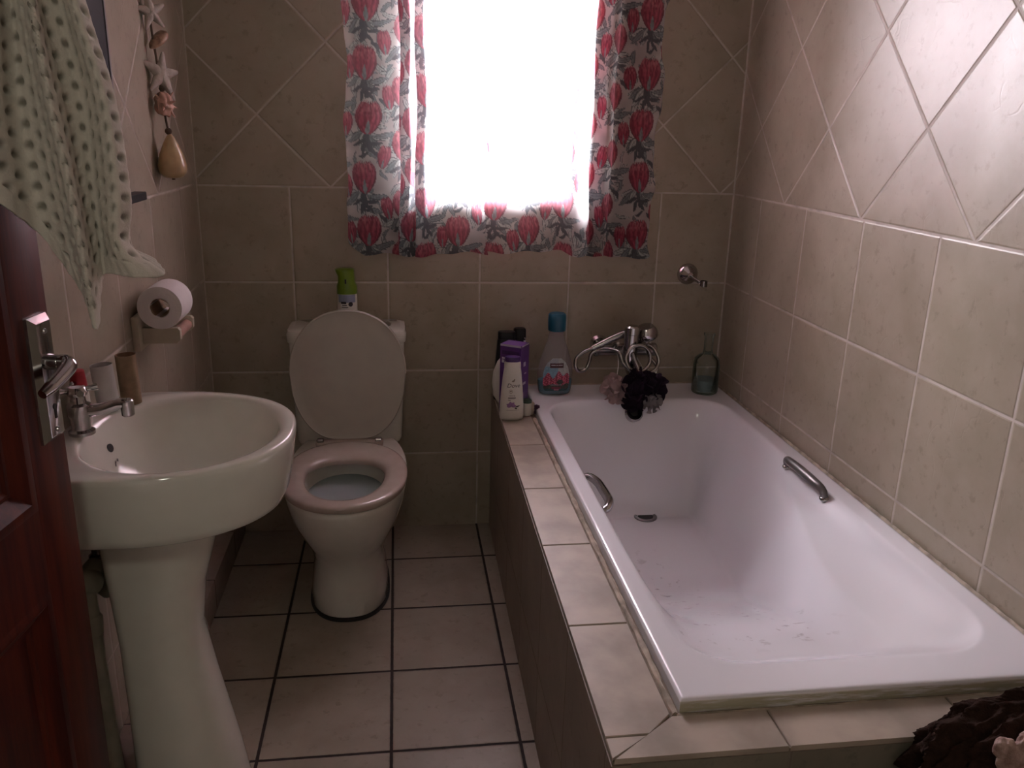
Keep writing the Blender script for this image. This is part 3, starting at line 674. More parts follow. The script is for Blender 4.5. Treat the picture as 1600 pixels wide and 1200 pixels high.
def curtain(name, plan, s0, z_top, hem, label):
    P = np.array(catmull(plan, 24)); seg = np.r_[0, np.cumsum(np.hypot(*np.diff(P, axis=0).T))]
    ns = int(seg[-1]/.0023); ss = np.linspace(0, seg[-1], ns); X = np.interp(ss, seg, P[:, 0]); Y = np.interp(ss, seg, P[:, 1])
    # mean-position of the sheet for keeping pleats narrower at the top
    nz = 400; tt = np.linspace(0, 1, nz)
    SS, TT = np.meshgrid(ss, tt); zb = np.interp(X, *zip(*hem))
    ZZ = z_top+(zb[None, :]-z_top)*TT + .004*np.sin(SS*55)*TT**6
    dep = .93+.14*np.sin(TT*4.2+SS*9)
    XX = X[None, :]+.005*np.sin(ZZ*6+X[None, :]*7)*TT+.003*np.sin(ZZ*17+SS*21)
    YY = -.062+(Y[None, :]+.062)*dep+.004*np.sin(ZZ*9+SS*13)
    edge = np.exp(-(np.minimum(SS, seg[-1]-SS)/.02)**2); XX = XX+edge*.010*np.sin(ZZ*21+s0)+edge*.004*np.sin(ZZ*53)
    col = protea((SS+s0).ravel(), ZZ.ravel())
    o = obj(name, (np.stack([XX, YY, ZZ], -1).reshape(-1, 3).tolist(), gridF(ns, nz), col), M['curtain'], smooth=80, fix=False)
    return tag(o, label, 'curtain', 'protea print curtains')
planL = [(-1.275, -.028), (-1.282, -.050), (-1.255, -.064), (-1.20, -.060), (-1.150, -.050), (-1.118, -.044), (-1.094, -.048), (-1.090, -.058), (-1.104, -.064), (-1.120, -.072), (-1.119, -.082), (-1.100, -.086), (-1.082, -.076), (-1.066, -.058), (-1.050, -.052), (-1.045, -.060), (-1.056, -.068), (-1.072, -.076), (-1.071, -.086), (-1.052, -.088), (-1.030, -.074), (-1.000, -.056), (-.955, -.048), (-.905, -.058), (-.872, -.074), (-.852, -.080)]
planR = [(-.868, -.046), (-.855, -.042), (-.832, -.044), (-.800, -.050), (-.745, -.058), (-.680, -.046), (-.620, -.052), (-.585, -.070), (-.560, -.096), (-.535, -.098), (-.520, -.080), (-.525, -.060), (-.508, -.050), (-.490, -.070), (-.470, -.086), (-.448, -.070), (-.452, -.052), (-.430, -.048), (-.405, -.064), (-.372, -.074), (-.330, -.066), (-.304, -.056), (-.296, -.036)]
hemL = [(-1.3, 1.035), (-1.27, 1.010), (-1.235, .992), (-1.15, .992), (-1.08, .990), (-1.0, .990), (-.93, 1.0), (-.86, .998)]
hemR = [(-.87, .998), (-.8, .998), (-.7, 1.004), (-.6, 1.006), (-.55, .992), (-.45, .992), (-.36, .986), (-.30, .986)]
curtain('curtain', planL, .030, 2.154, hemL, 'flowered curtain on the toilet side of the window, its edge at the middle')
curtain('curtain', planR, .905, 2.154, hemR, 'flowered curtain on the bathtub side of the window')
rod = thing('curtain_rod', 'plain curtain rod above the window carrying both flowered curtains', 'curtain rod', (-.79, -.062, 2.165))
obj('rod', cyl((-1.36, -.062, 2.168), (-.22, -.062, 2.168), .010), M['alu'], rod)
for x in (-1.33, -.25): obj('bracket', join(box(x-.008, x+.008, -.070, -.0005, 2.150, 2.158), box(x-.014, x+.014, -.004, -.0005, 2.13, 2.19)), M['alu'], rod)

# ================================================================== waffle towel draped over the door's top corner
TC = [[[-1.573, -1.79, 1.519], [-1.585, -1.79, 1.404], [-1.586, -1.79, 1.34], [-1.587, -1.79, 1.313]],
 [[-1.537, -1.805, 1.518], [-1.548, -1.805, 1.404], [-1.549, -1.805, 1.335], [-1.551, -1.805, 1.296]],
 [[-1.535, -1.757, 1.526], [-1.540, -1.757, 1.407], [-1.538, -1.757, 1.326], [-1.533, -1.757, 1.256]],
 [[-1.519, -1.768, 1.525], [-1.513, -1.768, 1.407], [-1.506, -1.768, 1.306], [-1.493, -1.768, 1.195]],
 [[-1.5, -1.79, 1.523], [-1.493, -1.79, 1.407], [-1.483, -1.79, 1.308], [-1.475, -1.79, 1.155]],
 [[-1.51, -1.74, 1.53], [-1.496, -1.74, 1.408], [-1.49, -1.74, 1.304], [-1.482, -1.74, 1.194]],
 [[-1.496, -1.725, 1.533], [-1.481, -1.725, 1.409], [-1.48, -1.725, 1.304], [-1.479, -1.725, 1.208]],
 [[-1.476, -1.75, 1.53], [-1.454, -1.75, 1.409], [-1.452, -1.75, 1.306], [-1.456, -1.75, 1.252], [-1.436, -1.75, 1.208]],
 [[-1.474, -1.72, 1.535], [-1.450, -1.72, 1.41], [-1.444, -1.72, 1.296], [-1.45, -1.72, 1.242], [-1.414, -1.72, 1.206]],
 [[-1.490, -1.68, 1.541], [-1.466, -1.68, 1.411], [-1.461, -1.68, 1.278], [-1.465, -1.68, 1.239], [-1.435, -1.68, 1.219]]]
def towel():
    cols = []
    for i, c in enumerate(TC):
        q = i/9; s = -.20+.20*q                           # where this column crosses the door top
        top = [DP(s, -.055, 1.90), DP(s, -.050, 2.03), DP(s, -.02, 2.053), DP(s, .012, 2.050), DP(s+.01*q, .032, 1.99)]
        mid = [tuple(.5*a+.5*b for a, b in zip(DP(s+.02*q, .036, 1.80), (c[0][0], c[0][1], 1.80)))]
        P = np.array(catmull(top+mid+[tuple(x) for x in c], 12)); L = np.r_[0, np.cumsum(np.linalg.norm(np.diff(P, axis=0), axis=1))]
        cols.append((P, L))
    NV = 560; NU = 320
    G = np.zeros((len(cols), NV, 3)); LEN = np.array([L[-1] for _, L in cols])
    for i, (P, L) in enumerate(cols):
        l = np.linspace(0, L[-1], NV)
        for k in range(3): G[i, :, k] = np.interp(l, L, P[:, k])
    # Catmull-Rom across the columns
    u = np.linspace(0, len(cols)-1, NU); i1 = np.clip(np.floor(u).astype(int), 0, len(cols)-2); t = (u-i1)[:, None, None]
    Q = np.concatenate([2*G[:1]-G[1:2], G, 2*G[-1:]-G[-2:-1]]); a, b, c, d = Q[i1], Q[i1+1], Q[i1+2], Q[i1+3]
    S = .5*(2*b+(c-a)*t+(2*a-5*b+4*c-d)*t*t+(3*b-a-3*c+d)*t**3)
    du = np.gradient(S, axis=0); dv = np.gradient(S, axis=1); N = np.cross(du, dv); N /= np.linalg.norm(N, axis=2, keepdims=True)+1e-9
    N = N*(1 if N[:, 430:, 1].mean() < 0 else -1)
    wid = np.r_[0, np.cumsum(np.sqrt(((np.diff(S[:, 430], axis=0)*[1, .35, .15])**2).sum(1)))][:, None]      # cloth coordinate across
    fromhem = (np.interp(u, np.arange(len(cols)), LEN)[:, None])*(1-np.linspace(0, 1, NV)[None, :])
    au, av = .0200, .0222
    fromtop = (np.interp(u, np.arange(len(cols)), LEN)[:, None])*np.linspace(0, 1, NV)[None, :]
    x = wid/au+0*fromhem; y = fromtop/av
    def dent(x, y):
        fx = x-np.round(x); fy = y-np.round(y); return np.exp(-((fx/.19)**2+(fy/.255)**2)**2.4)
    D = dent(x, y)+dent(x+.5, y+.5)
    hem = (fromhem < .021); D = np.where(hem, 0, D)
    rib = np.where(hem, .0005*np.cos(wid*900), .0008*np.cos(2*PI*x)*np.cos(2*PI*y)*(1-D))
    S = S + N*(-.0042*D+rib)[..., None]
    base = arr((.60, .56, .49)); pit_shade = arr((.17, .155, .125))
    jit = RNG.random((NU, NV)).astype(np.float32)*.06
    C = base*(1-jit[..., None]); C = C*(1-.9*D[..., None])+pit_shade*.9*D[..., None]  # recess shade painted into the vertex colour of the waffle dents
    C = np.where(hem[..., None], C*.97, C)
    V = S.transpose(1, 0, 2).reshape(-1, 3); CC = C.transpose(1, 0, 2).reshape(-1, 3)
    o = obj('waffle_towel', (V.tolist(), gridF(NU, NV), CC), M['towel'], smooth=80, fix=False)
    md = o.modifiers.new('thickness', 'SOLIDIFY'); md.thickness = .0035; md.offset = 0
    return o
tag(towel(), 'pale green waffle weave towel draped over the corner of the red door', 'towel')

# ================================================================== things on the bath ledge and rim
LZ = .5108; RIMZ = .5322
def bottle_oval(rings, c, p=2.3, n=48): return loft([sup(c[0], c[1], c[2]+z, ax, ay, p, n) for z, ax, ay in rings])
def rot(VF, c, a): return xf(VF, Matrix.Translation(c) @ Matrix.Rotation(a, 4, 'Z') @ Matrix.Translation([-q for q in c]))
# white lotion bottle
dc = (-.7845, -.300, LZ); prof = [(.000, .030, .016), (.003, .0365, .0205), (.012, .0385, .022), (.05, .0372, .0215), (.10, .0335, .020), (.145, .0290, .018), (.166, .0262, .0172), (.168, .0255, .0168), (.170, .0262, .0172), (.184, .0258, .017), (.188, .0235, .0155)]
dv = thing('lotion_bottle', 'white lotion bottle with a dark purple top in front of the purple box', 'bottle', dc)
obj('bottle_body', bottle_oval(prof, dc), M['white'], dv, smooth=50)
obj('cap', bottle_oval([(.1882, .0235, .0155), (.190, .0248, .0162), (.200, .0250, .0162), (.203, .0235, .015)], dc), M['purple_cap'], dv)
pz = [q[0] for q in prof]
def dsurf(x, z, off=.0006):
    ax = np.interp(z, pz, [q[1] for q in prof]); ay = np.interp(z, pz, [q[2] for q in prof]); k = min(.999, abs(x)/ax)
    return (dc[0]+x, dc[1]-ay*(1-k**2.3)**(1/2.3)-off, dc[2]+z)
def dtext(s, size, x, z, mt, align='CENTER', slant=0.): return obj('lettering', text_vf(s, size, lambda a, b: dsurf(x+a+b*slant, z+b), align), mt, dv, smooth=0)
dtext('Dove', .0185, .002, .1085, M['ink'], slant=.18)
def leafvf(cx, cz, L, w, a, n=10):
    V = [];
    for i in range(n):
        t = i/(n-1); hw = w*math.sin(PI*t)**.8
        for s in (-1, 1):
            u, v = L*t, s*hw; V.append(dsurf(cx+u*math.cos(a)-v*math.sin(a), cz+u*math.sin(a)+v*math.cos(a)))
    return V, [(2*i, 2*i+1, 2*i+3, 2*i+2) for i in range(n-1)]
obj('bird_emblem', join(leafvf(-.004, .127, .009, .0022, .5), leafvf(-.004, .127, .010, .0016, .1), leafvf(.003, .129, .008, .0022, 1.2)), M['goldink'], dv, smooth=0)
def disc(fn, x, z, r, r2=0, n=20): return grid(n+1, 2, lambda u, v: fn(x+(r2+(r-r2)*v)*math.cos(2*PI*u), z+(r2+(r-r2)*v)*math.sin(2*PI*u)))
obj('round_emblem', join(disc(dsurf, -.006, .0955, .006, .0048), leafvf(-.0095, .0955, .007, .0018, .2)), M['goldink'], dv, smooth=0)
dtext('relaxing', .0062, -.012, .0805, M['ink'], 'LEFT')
for a, b, c, d in ((-.014, .010, .0735, .0762), (-.014, .008, .071, .0716), (-.014, -.006, .0665, .0680), (-.019, .021, .0345, .0352)): obj('print_bar', patch(dsurf, a, b, c, d, 8, 2), M['ink'], dv, smooth=0)
obj('flower_print', join(*[leafvf(-.004, .047, .017-.003*(k % 2), .0042, .15+k*.42) for k in range(8)]), M['lilac'], dv, smooth=0)
obj('leaf_print', join(leafvf(.008, .044, .017, .0022, .35), leafvf(.006, .042, .010, .002, -.3)), M['ink'], dv, smooth=0)
# purple card box
bc = (-.7690, -.2300, LZ); ba = -.58
bx = thing('purple_box', 'tall purple cardboard box between the lotion bottle and black bottles', 'box', bc)
bx_v = rot(box(bc[0]-.037, bc[0]+.037, bc[1]-.030, bc[1]+.030, LZ, LZ+.228, .0012, 1), bc, ba)
obj('carton', bx_v, M['purple'], bx, smooth=20)
def bface(x, z, side=0):
    Mx = Matrix.Translation(bc) @ Matrix.Rotation(ba, 4, 'Z')
    return tuple(Mx @ Vector((x, -.0304, z) if not side else (.0374, x, z)))
M['purple2'] = mat('dark purple print', (.055, .018, .11), .4)
for nm, mt, q, sd in (('top_band', M['whiteprint'], [(-.036, .036, .222, .2285)], 0), ('dark_band', M['purple2'], [(-.030, .030, .196, .208)], 0), ('print_mark', M['whiteprint'], [(-.030, -.016, .180, .186), (-.012, .006, .183, .187), (.010, .026, .183, .186), (-.030, -.022, .168, .178)], 0), ('side_mark', M['whiteprint'], [(-.026, .026, .224, .2285), (-.012, .004, .158, .172), (-.004, .010, .132, .136), (-.014, .008, .098, .106)], 1)):
    for a, b, c, d in q: obj(nm, grid(2, 2, lambda u, v: bface(a+(b-a)*u, c+(d-c)*v, sd)), mt, bx, smooth=0)
obj('side_dot', disc(lambda x, z: bface(x, z, 1), -.010, .064, .010), M['lilac'], bx, smooth=0)
# white round bottle behind the box, two black bottles by the wall
wb = thing('round_white_bottle', 'broad rounded white bottle partly hidden behind the purple box', 'bottle', (-.770, -.148, LZ))
obj('bottle_body', bottle_oval([(.0, .030, .016), (.004, .040, .020), (.03, .055, .024), (.07, .0605, .026), (.11, .057, .025), (.145, .044, .022), (.165, .028, .018), (.172, .018, .014), (.173, .014, .012)], (-.770, -.148, LZ)), M['white'], wb)
obj('cap', bottle_oval([(.1735, .0145, .0125), (.196, .0145, .0125), (.198, .013, .011)], (-.770, -.148, LZ)), M['white'], wb)
def black_bottle(c, label, pr, cap):
    t = thing('black_bottle', label, 'bottle', c)
    obj('bottle_body', bottle_oval(pr, c, 3.2), M['black'], t, smooth=40); obj('cap', bottle_oval(cap, c, 2.6), M['black'], t)
    return t
b1 = black_bottle((-.779, -.098, LZ), 'flat black bottle with square shoulders against the tiled wall', [(0, .036, .018), (.004, .040, .021), (.05, .0405, .021), (.13, .036, .020), (.205, .0305, .018), (.210, .028, .016)], [(.2105, .029, .017), (.232, .029, .017), (.235, .027, .015)])
b2 = black_bottle((-.728, -.048, LZ), 'black bottle with sloping shoulder in the corner behind the purple box', [(0, .026, .019), (.004, .029, .022), (.15, .029, .022), (.185, .025, .020), (.198, .018, .016), (.20, .016, .015)], [(.2005, .022, .018), (.230, .021, .017), (.234, .018, .015)])
for q in ((-.7145, -.7105, -.0668, -.0665, .713, .716), (-.7165, -.7085, -.0668, -.0665, .700, .7065)): obj('print_mark', box(*q), M['whiteprint'], b2, smooth=0)
# small jar and the little fringed sponge
jr = thing('small_jar', 'tiny white jar with green lid beside the lotion bottle', 'jar', (-.730, -.268, LZ))
obj('jar_body', lathe([(.012, 0), (.0145, .002), (.0145, .040), (.0135, .042)], (-.730, -.268, LZ)), M['white'], jr)
obj('jar_lid', lathe([(.0150, .0425), (.0152, .050), (.0120, .0525), (.011, .0515), (.002, .0515)], (-.730, -.268, LZ)), M['jarlid'], jr)
sg = thing('sponge_scrap', 'small beige sponge with plum coloured fringe next to the tiny jar', 'sponge', (-.712, -.262, LZ))
def lumpy(c, r, sc, amp, fr, seed, n=28, m=18):
    V, F = sphere((0, 0, 0), 1, n, m); out = []
    for v in V:
        k = 1+amp*(math.sin(v[0]*fr+seed)*math.cos(v[1]*fr*1.3+seed*2)+.6*math.sin(v[2]*fr*1.7+v[0]*fr*.7+seed*.5)); out.append((c[0]+v[0]*r*sc[0]*k, c[1]+v[1]*r*sc[1]*k, c[2]+v[2]*r*sc[2]*k))
    return out, F
obj('pad', lumpy((-.715, -.262, LZ+.022), .017, (.75, .8, 1.25), .10, 4, 1), M['beige'], sg)
obj('fringe', join(*[lumpy((-.7025+.004*math.cos(k*2.1), -.266+.006*math.sin(k*1.7), LZ+.009+.0065*k), .0085, (1, .9, .8), .22, 6, k, 14, 9) for k in range(4)]), M['plum'], sg)
# tall bath foam bottle
fc = (-.6125, -.108, RIMZ); fprof = [(.0, .044, .022), (.003, .052, .027), (.010, .0555, .030), (.035, .0592, .031), (.075, .0600, .031), (.11, .0545, .029), (.15, .0420, .0255), (.185, .0300, .022), (.208, .0245, .0205), (.218, .023, .020)]
ff = thing('bath_foam_bottle', 'tall clear bath foam bottle with teal cap and pink flower label', 'bottle', fc)
obj('bottle_body', bottle_oval(fprof, fc, 2.2), M['clearplastic'], ff, smooth=50)
obj('liquid', bottle_oval([(.0025, .049, .024), (.010, .0535, .028), (.050, .0582, .0297), (.0500, .001, .001)], fc, 2.2), M['teal_liquid'], ff)
obj('cap', lathe([(.0285, .2185), (.0300, .221), (.0302, .262), (.0290, .272), (.025, .2765), (.010, .2775)], fc, n=48), M['teal'], ff)
fz = [q[0] for q in fprof]
def fsurf(x, z, off=.0008):
    ax = np.interp(z, fz, [q[1] for q in fprof]); ay = np.interp(z, fz, [q[2] for q in fprof]); k = min(.97, abs(x)/ax)
    return (fc[0]+x, fc[1]-ay*(1-k**2.2)**(1/2.2)-off, fc[2]+z)
def foam_label():
    nu, nv = 90, 110; V = []; C = []
    for j in range(nv):
        z = .016+.113*j/(nv-1); hw = np.interp(z, [.016, .022, .04, .075, .095, .115, .129], [.036, .041, .0445, .0445, .040, .030, .014])
        for i in range(nu):
            x = hw*(2*i/(nu-1)-1); V.append(fsurf(x, z)); n = hsh(i//3, j//3, 1); n2 = hsh(i//6, j//6, 2)
            c = (.17, .29, .38) if z < .1 else (.30, .32, .35)
            if z > .072 and x > .005: c = (.36, .37, .37)
            top = .070+.010*math.sin(x*190+.6)+.010*(x > 0)*math.sin(x*90)
            if z < top: 
                pet = math.sin(x*520+math.sin(z*480)*2.2)*math.sin(z*430+x*160); c = (.52, .16, .21) if pet > .35 else ((.34, .03, .07) if pet > -.45 else (.10, .02, .035))
            if z < .038-.004*math.sin(x*130) or (abs(x-.012) < .008+.004*math.sin(z*300) and z < .056): c = (.030, .028, .030) if n > .35 else (.05, .06, .04)
            if z < .024: c = (.008, .05, .055)
            if abs(x) < .016 and .023 < z < .031: c = (.14, .02, .04)
            if abs(x-.001) < .008 and .0185 < z < .023: c = (.34, .14, .18)
            C.append(tuple(q*(.85+.3*n2) for q in c))
    return V, gridF(nu, nv), np.array(C, np.float32)
lab = obj('flower_label', foam_label(), M['label'], ff, smooth=80, fix=False); lab['label'] = 'label with pink blossoms under a blue sky'
M['maroon'] = mat('maroon banner', (.060, .010, .016), .4)
obj('banner', patch(lambda x, z: fsurf(x, z, .0014), -.023, .023, .0965, .1125, 16, 4), M['maroon'], lab, smooth=60)
for a, b, c, d in ((-.019, -.004, .1050, .1068), (-.002, .003, .1050, .1068), (.005, .020, .1050, .1068), (-.019, .018, .0375, .0388)): obj('print_bar', patch(lambda x, z: fsurf(x, z, .0017), a, b, c, d, 8, 2), M['whiteprint'], lab, smooth=60)
# glass decanter bottle
gc = (-.088, -.125, RIMZ); gp_o = [(.0, .040), (.004, .0445), (.010, .0455), (.10, .0455), (.122, .041), (.134, .028), (.140, .018), (.150, .0155), (.200, .0155), (.203, .019), (.210, .019), (.211, .0165)]
gp_i = [(.211, .0125), (.150, .0120), (.138, .015), (.130, .025), (.118, .037), (.10, .0415), (.012, .0415), (.006, .036)]
gb = thing('glass_bottle', 'clear glass apothecary bottle standing on the bathtub corner by the tiled walls', 'bottle', gc)
obj('bottle_glass', loft([sup(gc[0], gc[1], gc[2]+z, r, r, 2, 56) for z, r in gp_o+gp_i]), M['glass'], gb, smooth=50)
obj('liquid', lathe([(.034, .0075), (.0405, .0130), (.0408, .0485), (.0405, .049)], gc, n=48), M['soapwater'], gb)
# ================================================================== bath mixer, hand shower, wall holder
mx = thing('bath_mixer', 'chrome bath mixer tap fixed to the tiled wall above the bathtub', 'tap', (-.365, -.001, .67))
obj('mixer_body', join(cyl((-.468, -.082, .676), (-.268, -.082, .676), .0205, bev=.004), cyl((-.478, -.082, .676), (-.460, -.082, .676), .0225, bev=.004), cyl((-.276, -.082, .676), (-.258, -.082, .676), .0225, bev=.004)), M['dullchrome'], mx)
for x in (-.440, -.290): obj('wall_union', join(cyl((x, -.0008, .676), (x, -.012, .676), .032, .024), cyl((x, -.010, .676), (x, -.080, .676), .014)), M['chrome'], mx)
obj('cartridge', join(cyl((-.372, -.158, .636), (-.369, -.158, .752), .0235, bev=.003), cyl((-.369, -.158, .744), (-.368, -.158, .776), .0250, bev=.005), cyl((-.370, -.158, .664), (-.368, -.075, .676), .0205)), M['chrome'], mx)
obj('lever', tube([(-.368, -.172, .690), (-.364, -.190, .668), (-.354, -.212, .640), (-.350, -.222, .624)], [.010, .009, .008, .006], n=12), M['chrome'], mx)
obj('spout', tube([(-.369, -.150, .650), (-.369, -.160, .632), (-.368, -.185, .618), (-.367, -.212, .604)], [.017, .0165, .0155, .0145], n=16), M['dullchrome'], mx)
obj('diverter_knob', lathe([(.004, 0), (.011, .004), (.012, .016), (.007, .022)], (-.412, -.108, .678), n=16), M['chrome'], mx)
obj('shower_cradle', tube([(-.410, -.084, .690), (-.408, -.098, .702), (-.408, -.120, .706), (-.408, -.136, .712)], .005, n=8), M['chrome'], mx)
obj('shower_cradle', tube([(-.330, -.084, .690), (-.330, -.098, .718), (-.330, -.116, .726), (-.330, -.132, .730)], .005, n=8), M['chrome'], mx)
hs = thing('hand_shower', 'chrome hand shower with coiled hose lying across the bath mixer', 'hand shower', (-.37, -.14, .68))
obj('shower_handle', tube([(-.490, -.116, .690), (-.458, -.117, .706), (-.418, -.118, .726), (-.378, -.118, .742), (-.340, -.118, .750)], [.0095, .0115, .012, .013, .015], n=16), M['dullchrome'], hs)
Mh = Matrix.Translation((-.307, -.118, .741)) @ Matrix.Rotation(math.radians(-14), 4, 'Y') @ Matrix.Rotation(math.radians(12), 4, 'X')
hd_ = obj('shower_head', xf(lathe([(.010, .030), (.026, .026), (.036, .012), (.0385, .0), (.0385, -.010), (.035, -.014)], n=40, sy=.95), Mh), M['chrome'], hs)
obj('spray_face', xf(lathe([(.033, -.0141), (.033, -.0165), (.030, -.017)], n=36, sy=.95), Mh), M['dark'], hd_)
def hp(u, v, y): return (-.363+(u-980)*.00218, y, .679-(v-545)*.0022)
hose_pts = [hp(923, 540, -.116), hp(908, 546, -.118), hp(897, 555, -.122), hp(895, 566, -.134), hp(901, 574, -.130), hp(912, 572, -.124), hp(918, 560, -.118), hp(921, 548, -.116), hp(934, 541, -.122),
            hp(948, 538, -.150), hp(957, 540, -.178), hp(962, 554, -.192), hp(976, 566, -.198), hp(994, 566, -.196), hp(1004, 554, -.190), hp(1002, 538, -.188), hp(990, 528, -.190), hp(974, 531, -.190), hp(966, 546, -.192),
            hp(972, 562, -.204), hp(990, 570, -.206), hp(1010, 566, -.200), hp(1018, 552, -.190), hp(1012, 536, -.176), hp(1002, 532, -.160), hp(1007, 548, -.168), hp(1017, 562, -.180), hp(1012, 576, -.188), hp(1000, 584, -.188), hp(988, 578, -.150), hp(984, 562, -.100)]
obj('hose', tube(hose_pts, .0062, n=12, k=10), M['dullchrome'], hs)
wh = thing('shower_wall_bracket', 'bell shaped chrome shower bracket on the back wall above the bathtub', 'bracket', (-.141, -.0005, .923))
Mw = Matrix.Translation((-.141, -.0005, .923)) @ Matrix.Rotation(PI/2, 4, 'X')
obj('bell', xf(lathe([(.036, 0), (.0365, .004), (.034, .010), (.022, .022), (.012, .032), (.009, .036)], n=44), Mw), M['chrome'], wh)
obj('arm', cyl((-.141, -.034, .921), (-.115, -.058, .903), .006), M['chrome'], wh)
def cclip():
    V = []; rings = []
    for i in range(15):
        a = math.radians(-150+300*i/14); r0, r1 = .0095, .0125
        c = (-.101, -.060, .899); rings.append([(c[0]+r*math.cos(a), c[1]+.0*0+h*.0, c[2]+0) for r, h in ((r0, 0),)] and [(c[0]+r*math.cos(a), c[1]+r*math.sin(a), c[2]+h) for r, h in ((r0, -.010), (r1, -.010), (r1, .010), (r0, .010))])
    return loft(rings)
obj('clip', cclip(), M['dullchrome'], wh, smooth=30)

# ------------------------------------------------------------------ mesh bath puffs hung from the mixer
def pouf(c, r, n, seed, sc=(1, 1, 1), pet=.62):
    rg = random.Random(seed); parts = [lumpy(c, r*.62, sc, .12, 5, seed, 20, 12)]
    for k in range(n):
        z = 1-2*(k+.5)/n; a = k*2.39996+seed; q = math.sqrt(1-z*z); d = Vector((q*math.cos(a)*sc[0], q*math.sin(a)*sc[1], z*sc[2]))
        Mq = Matrix.Translation(Vector(c)+d*r*.50) @ d.to_track_quat('X', 'Z').to_matrix().to_4x4() @ Matrix.Rotation(rg.uniform(0, 6.28), 4, 'X')
        R = r*pet*rg.uniform(.8, 1.15); ph = rg.uniform(0, 6); w = rg.choice((2, 3, 3, 4)); rings = []
        for t in (.05, .4, .75, 1.):
            rings.append([(R*t*math.cos(b), R*t*.75*math.sin(b), R*(.24*t*t*math.sin(w*b+ph)+.10*t*math.sin(2*w*b+ph*2))) for b in np.linspace(0, 2*PI, 22, endpoint=False)])
        parts.append(xf(loft(rings, False, False), Mq))
    return join(*parts)
pd = thing('bath_puff', 'dark purple mesh bath puff hanging on a white cord from the mixer', 'bath puff', (-.335, -.215, .47), 'mesh bath puffs under the mixer')
obj('puff_mesh', join(pouf((-.378, -.252, .572), .056, 26, 1, (.85, .8, 1.15)), pouf((-.312, -.245, .594), .050, 22, 4, (1, .8, 1.0)), pouf((-.357, -.230, .620), .036, 14, 7)), M['puffd'], pd, smooth=70, fix=False)
obj('cord', tube([(-.352, -.170, .668), (-.358, -.196, .650), (-.356, -.220, .632), (-.357, -.230, .60)], .0032, n=8), M['string'], pd)
pq = thing('bath_puff', 'dusty pink mesh bath puff on the bottle side of the dark puff', 'bath puff', (-.425, -.19, .52), 'mesh bath puffs under the mixer')
obj('puff_mesh', pouf((-.438, -.245, .586), .046, 26, 3, (.85, .75, 1.25)), M['puffp'], pq, smooth=70, fix=False)
obj('cord', tube([(-.434, -.240, .625), (-.420, -.20, .66), (-.405, -.11, .684)], .0012, n=6), M['string'], pq)
pg = thing('bath_puff', 'small grey mesh bath puff peeping from under the dark purple puff', 'bath puff', (-.30, -.20, .50), 'mesh bath puffs under the mixer')
obj('puff_mesh', pouf((-.318, -.262, .548), .036, 20, 5, (1.1, .8, 1)), M['puffg'], pg, smooth=70, fix=False)
obj('cord', tube([(-.318, -.25, .575), (-.328, -.18, .63), (-.335, -.11, .66)], .002, n=6), M['string'], pg)

# ================================================================== things on the left wall
hl = thing('toilet_roll_holder', 'cream wooden toilet roll holder fixed to the left wall', 'roll holder', (-1.7505, -.68, .865))
obj('back_plate', box(-1.7505, -1.734, -.775, -.585, .862, .945, .003), M['cream'], hl)
for y in (-.752, -.620):
    bm_ = loft([[(x, y, z) for x, z in p] for y in (y, y+.015) for p in [[(-1.7338, .877), (-1.657, .877), (-1.648, .886), (-1.648, .908), (-1.653, .914), (-1.7338, .914)]]])
    obj('arm', bm_, M['cream'], hl, smooth=20)
obj('dowel', cyl((-1.664, -.7365, .893), (-1.664, -.6205, .893), .0135), M['pinkwood'], hl)
RR = .0510; rc = (-1.685, .9148+RR)
def rollring(y, r, k=0., n=64): return [(rc[0]+(r+k*math.sin(5*a))*math.cos(a), y, rc[1]+(r+k*math.sin(3*a+1))*math.sin(a)) for a in np.linspace(0, 2*PI, n, endpoint=False)]
rl = thing('toilet_roll', 'white toilet paper roll resting on top of the wooden holder', 'toilet roll', (rc[0], -.71, .9148))
obj('paper', loft([rollring(-.766, .022), rollring(-.768, .024), rollring(-.768, .050), rollring(-.765, RR), rollring(-.664, RR), rollring(-.661, .050), rollring(-.661, .022), rollring(-.766, .022)], False, False), M['paper'], rl, smooth=40)
obj('core', loft([rollring(-.764, .0205, .0018), rollring(-.7645, .0218, .0008), rollring(-.663, .0218, .0008), rollring(-.663, .0205, .0018), rollring(-.764, .0205, .0018)], False, False), M['card'], rl)
# shell garland
ga = thing('shell_garland', 'hanging garland of shells and starfish on the left wall near the corner', 'shell garland', (-1.73, -.41, 1.24))
def star(c, r, rot_, nrm, mt, seed=0):
    V = []; F = []; n = 10; nrm = Vector(nrm).normalized(); e1 = Vector((0, 0, 1)).cross(nrm).normalized(); e2 = nrm.cross(e1)
    P = lambda x, y, z: tuple(Vector(c)+e1*x+e2*y+nrm*z)
    parts = []
    for k in range(5):
        a = rot_+k*2*PI/5; L = r*(.85+.3*hsh(k, seed)); rings = []
        for t, w in ((0, .30), (.25, .26), (.5, .19), (.75, .13), (.95, .08), (1., .03)):
            rings.append([P(L*t*math.cos(a)-w*r*math.cos(b)*math.sin(a), L*t*math.sin(a)+w*r*math.cos(b)*math.cos(a), w*r*.55*math.sin(b)+.15*r*t*t*(hsh(k, 3)-.3)) for b in np.linspace(0, 2*PI, 10, endpoint=False)])
        parts.append(loft(rings))
    return obj('starfish', join(*parts), mt, ga, smooth=50)
star((-1.730, -.430, 1.640), .050, .5, (.75, -.66, 0), M['shellw'], 1)
star((-1.722, -.412, 1.497), .062, .15, (.80, -.60, .0), M['shellw'], 2)
Mc = Matrix.Translation((-1.722, -.405, 1.580)) @ Matrix.Rotation(-.75, 4, 'X') @ Matrix.Rotation(.5, 4, 'Y')
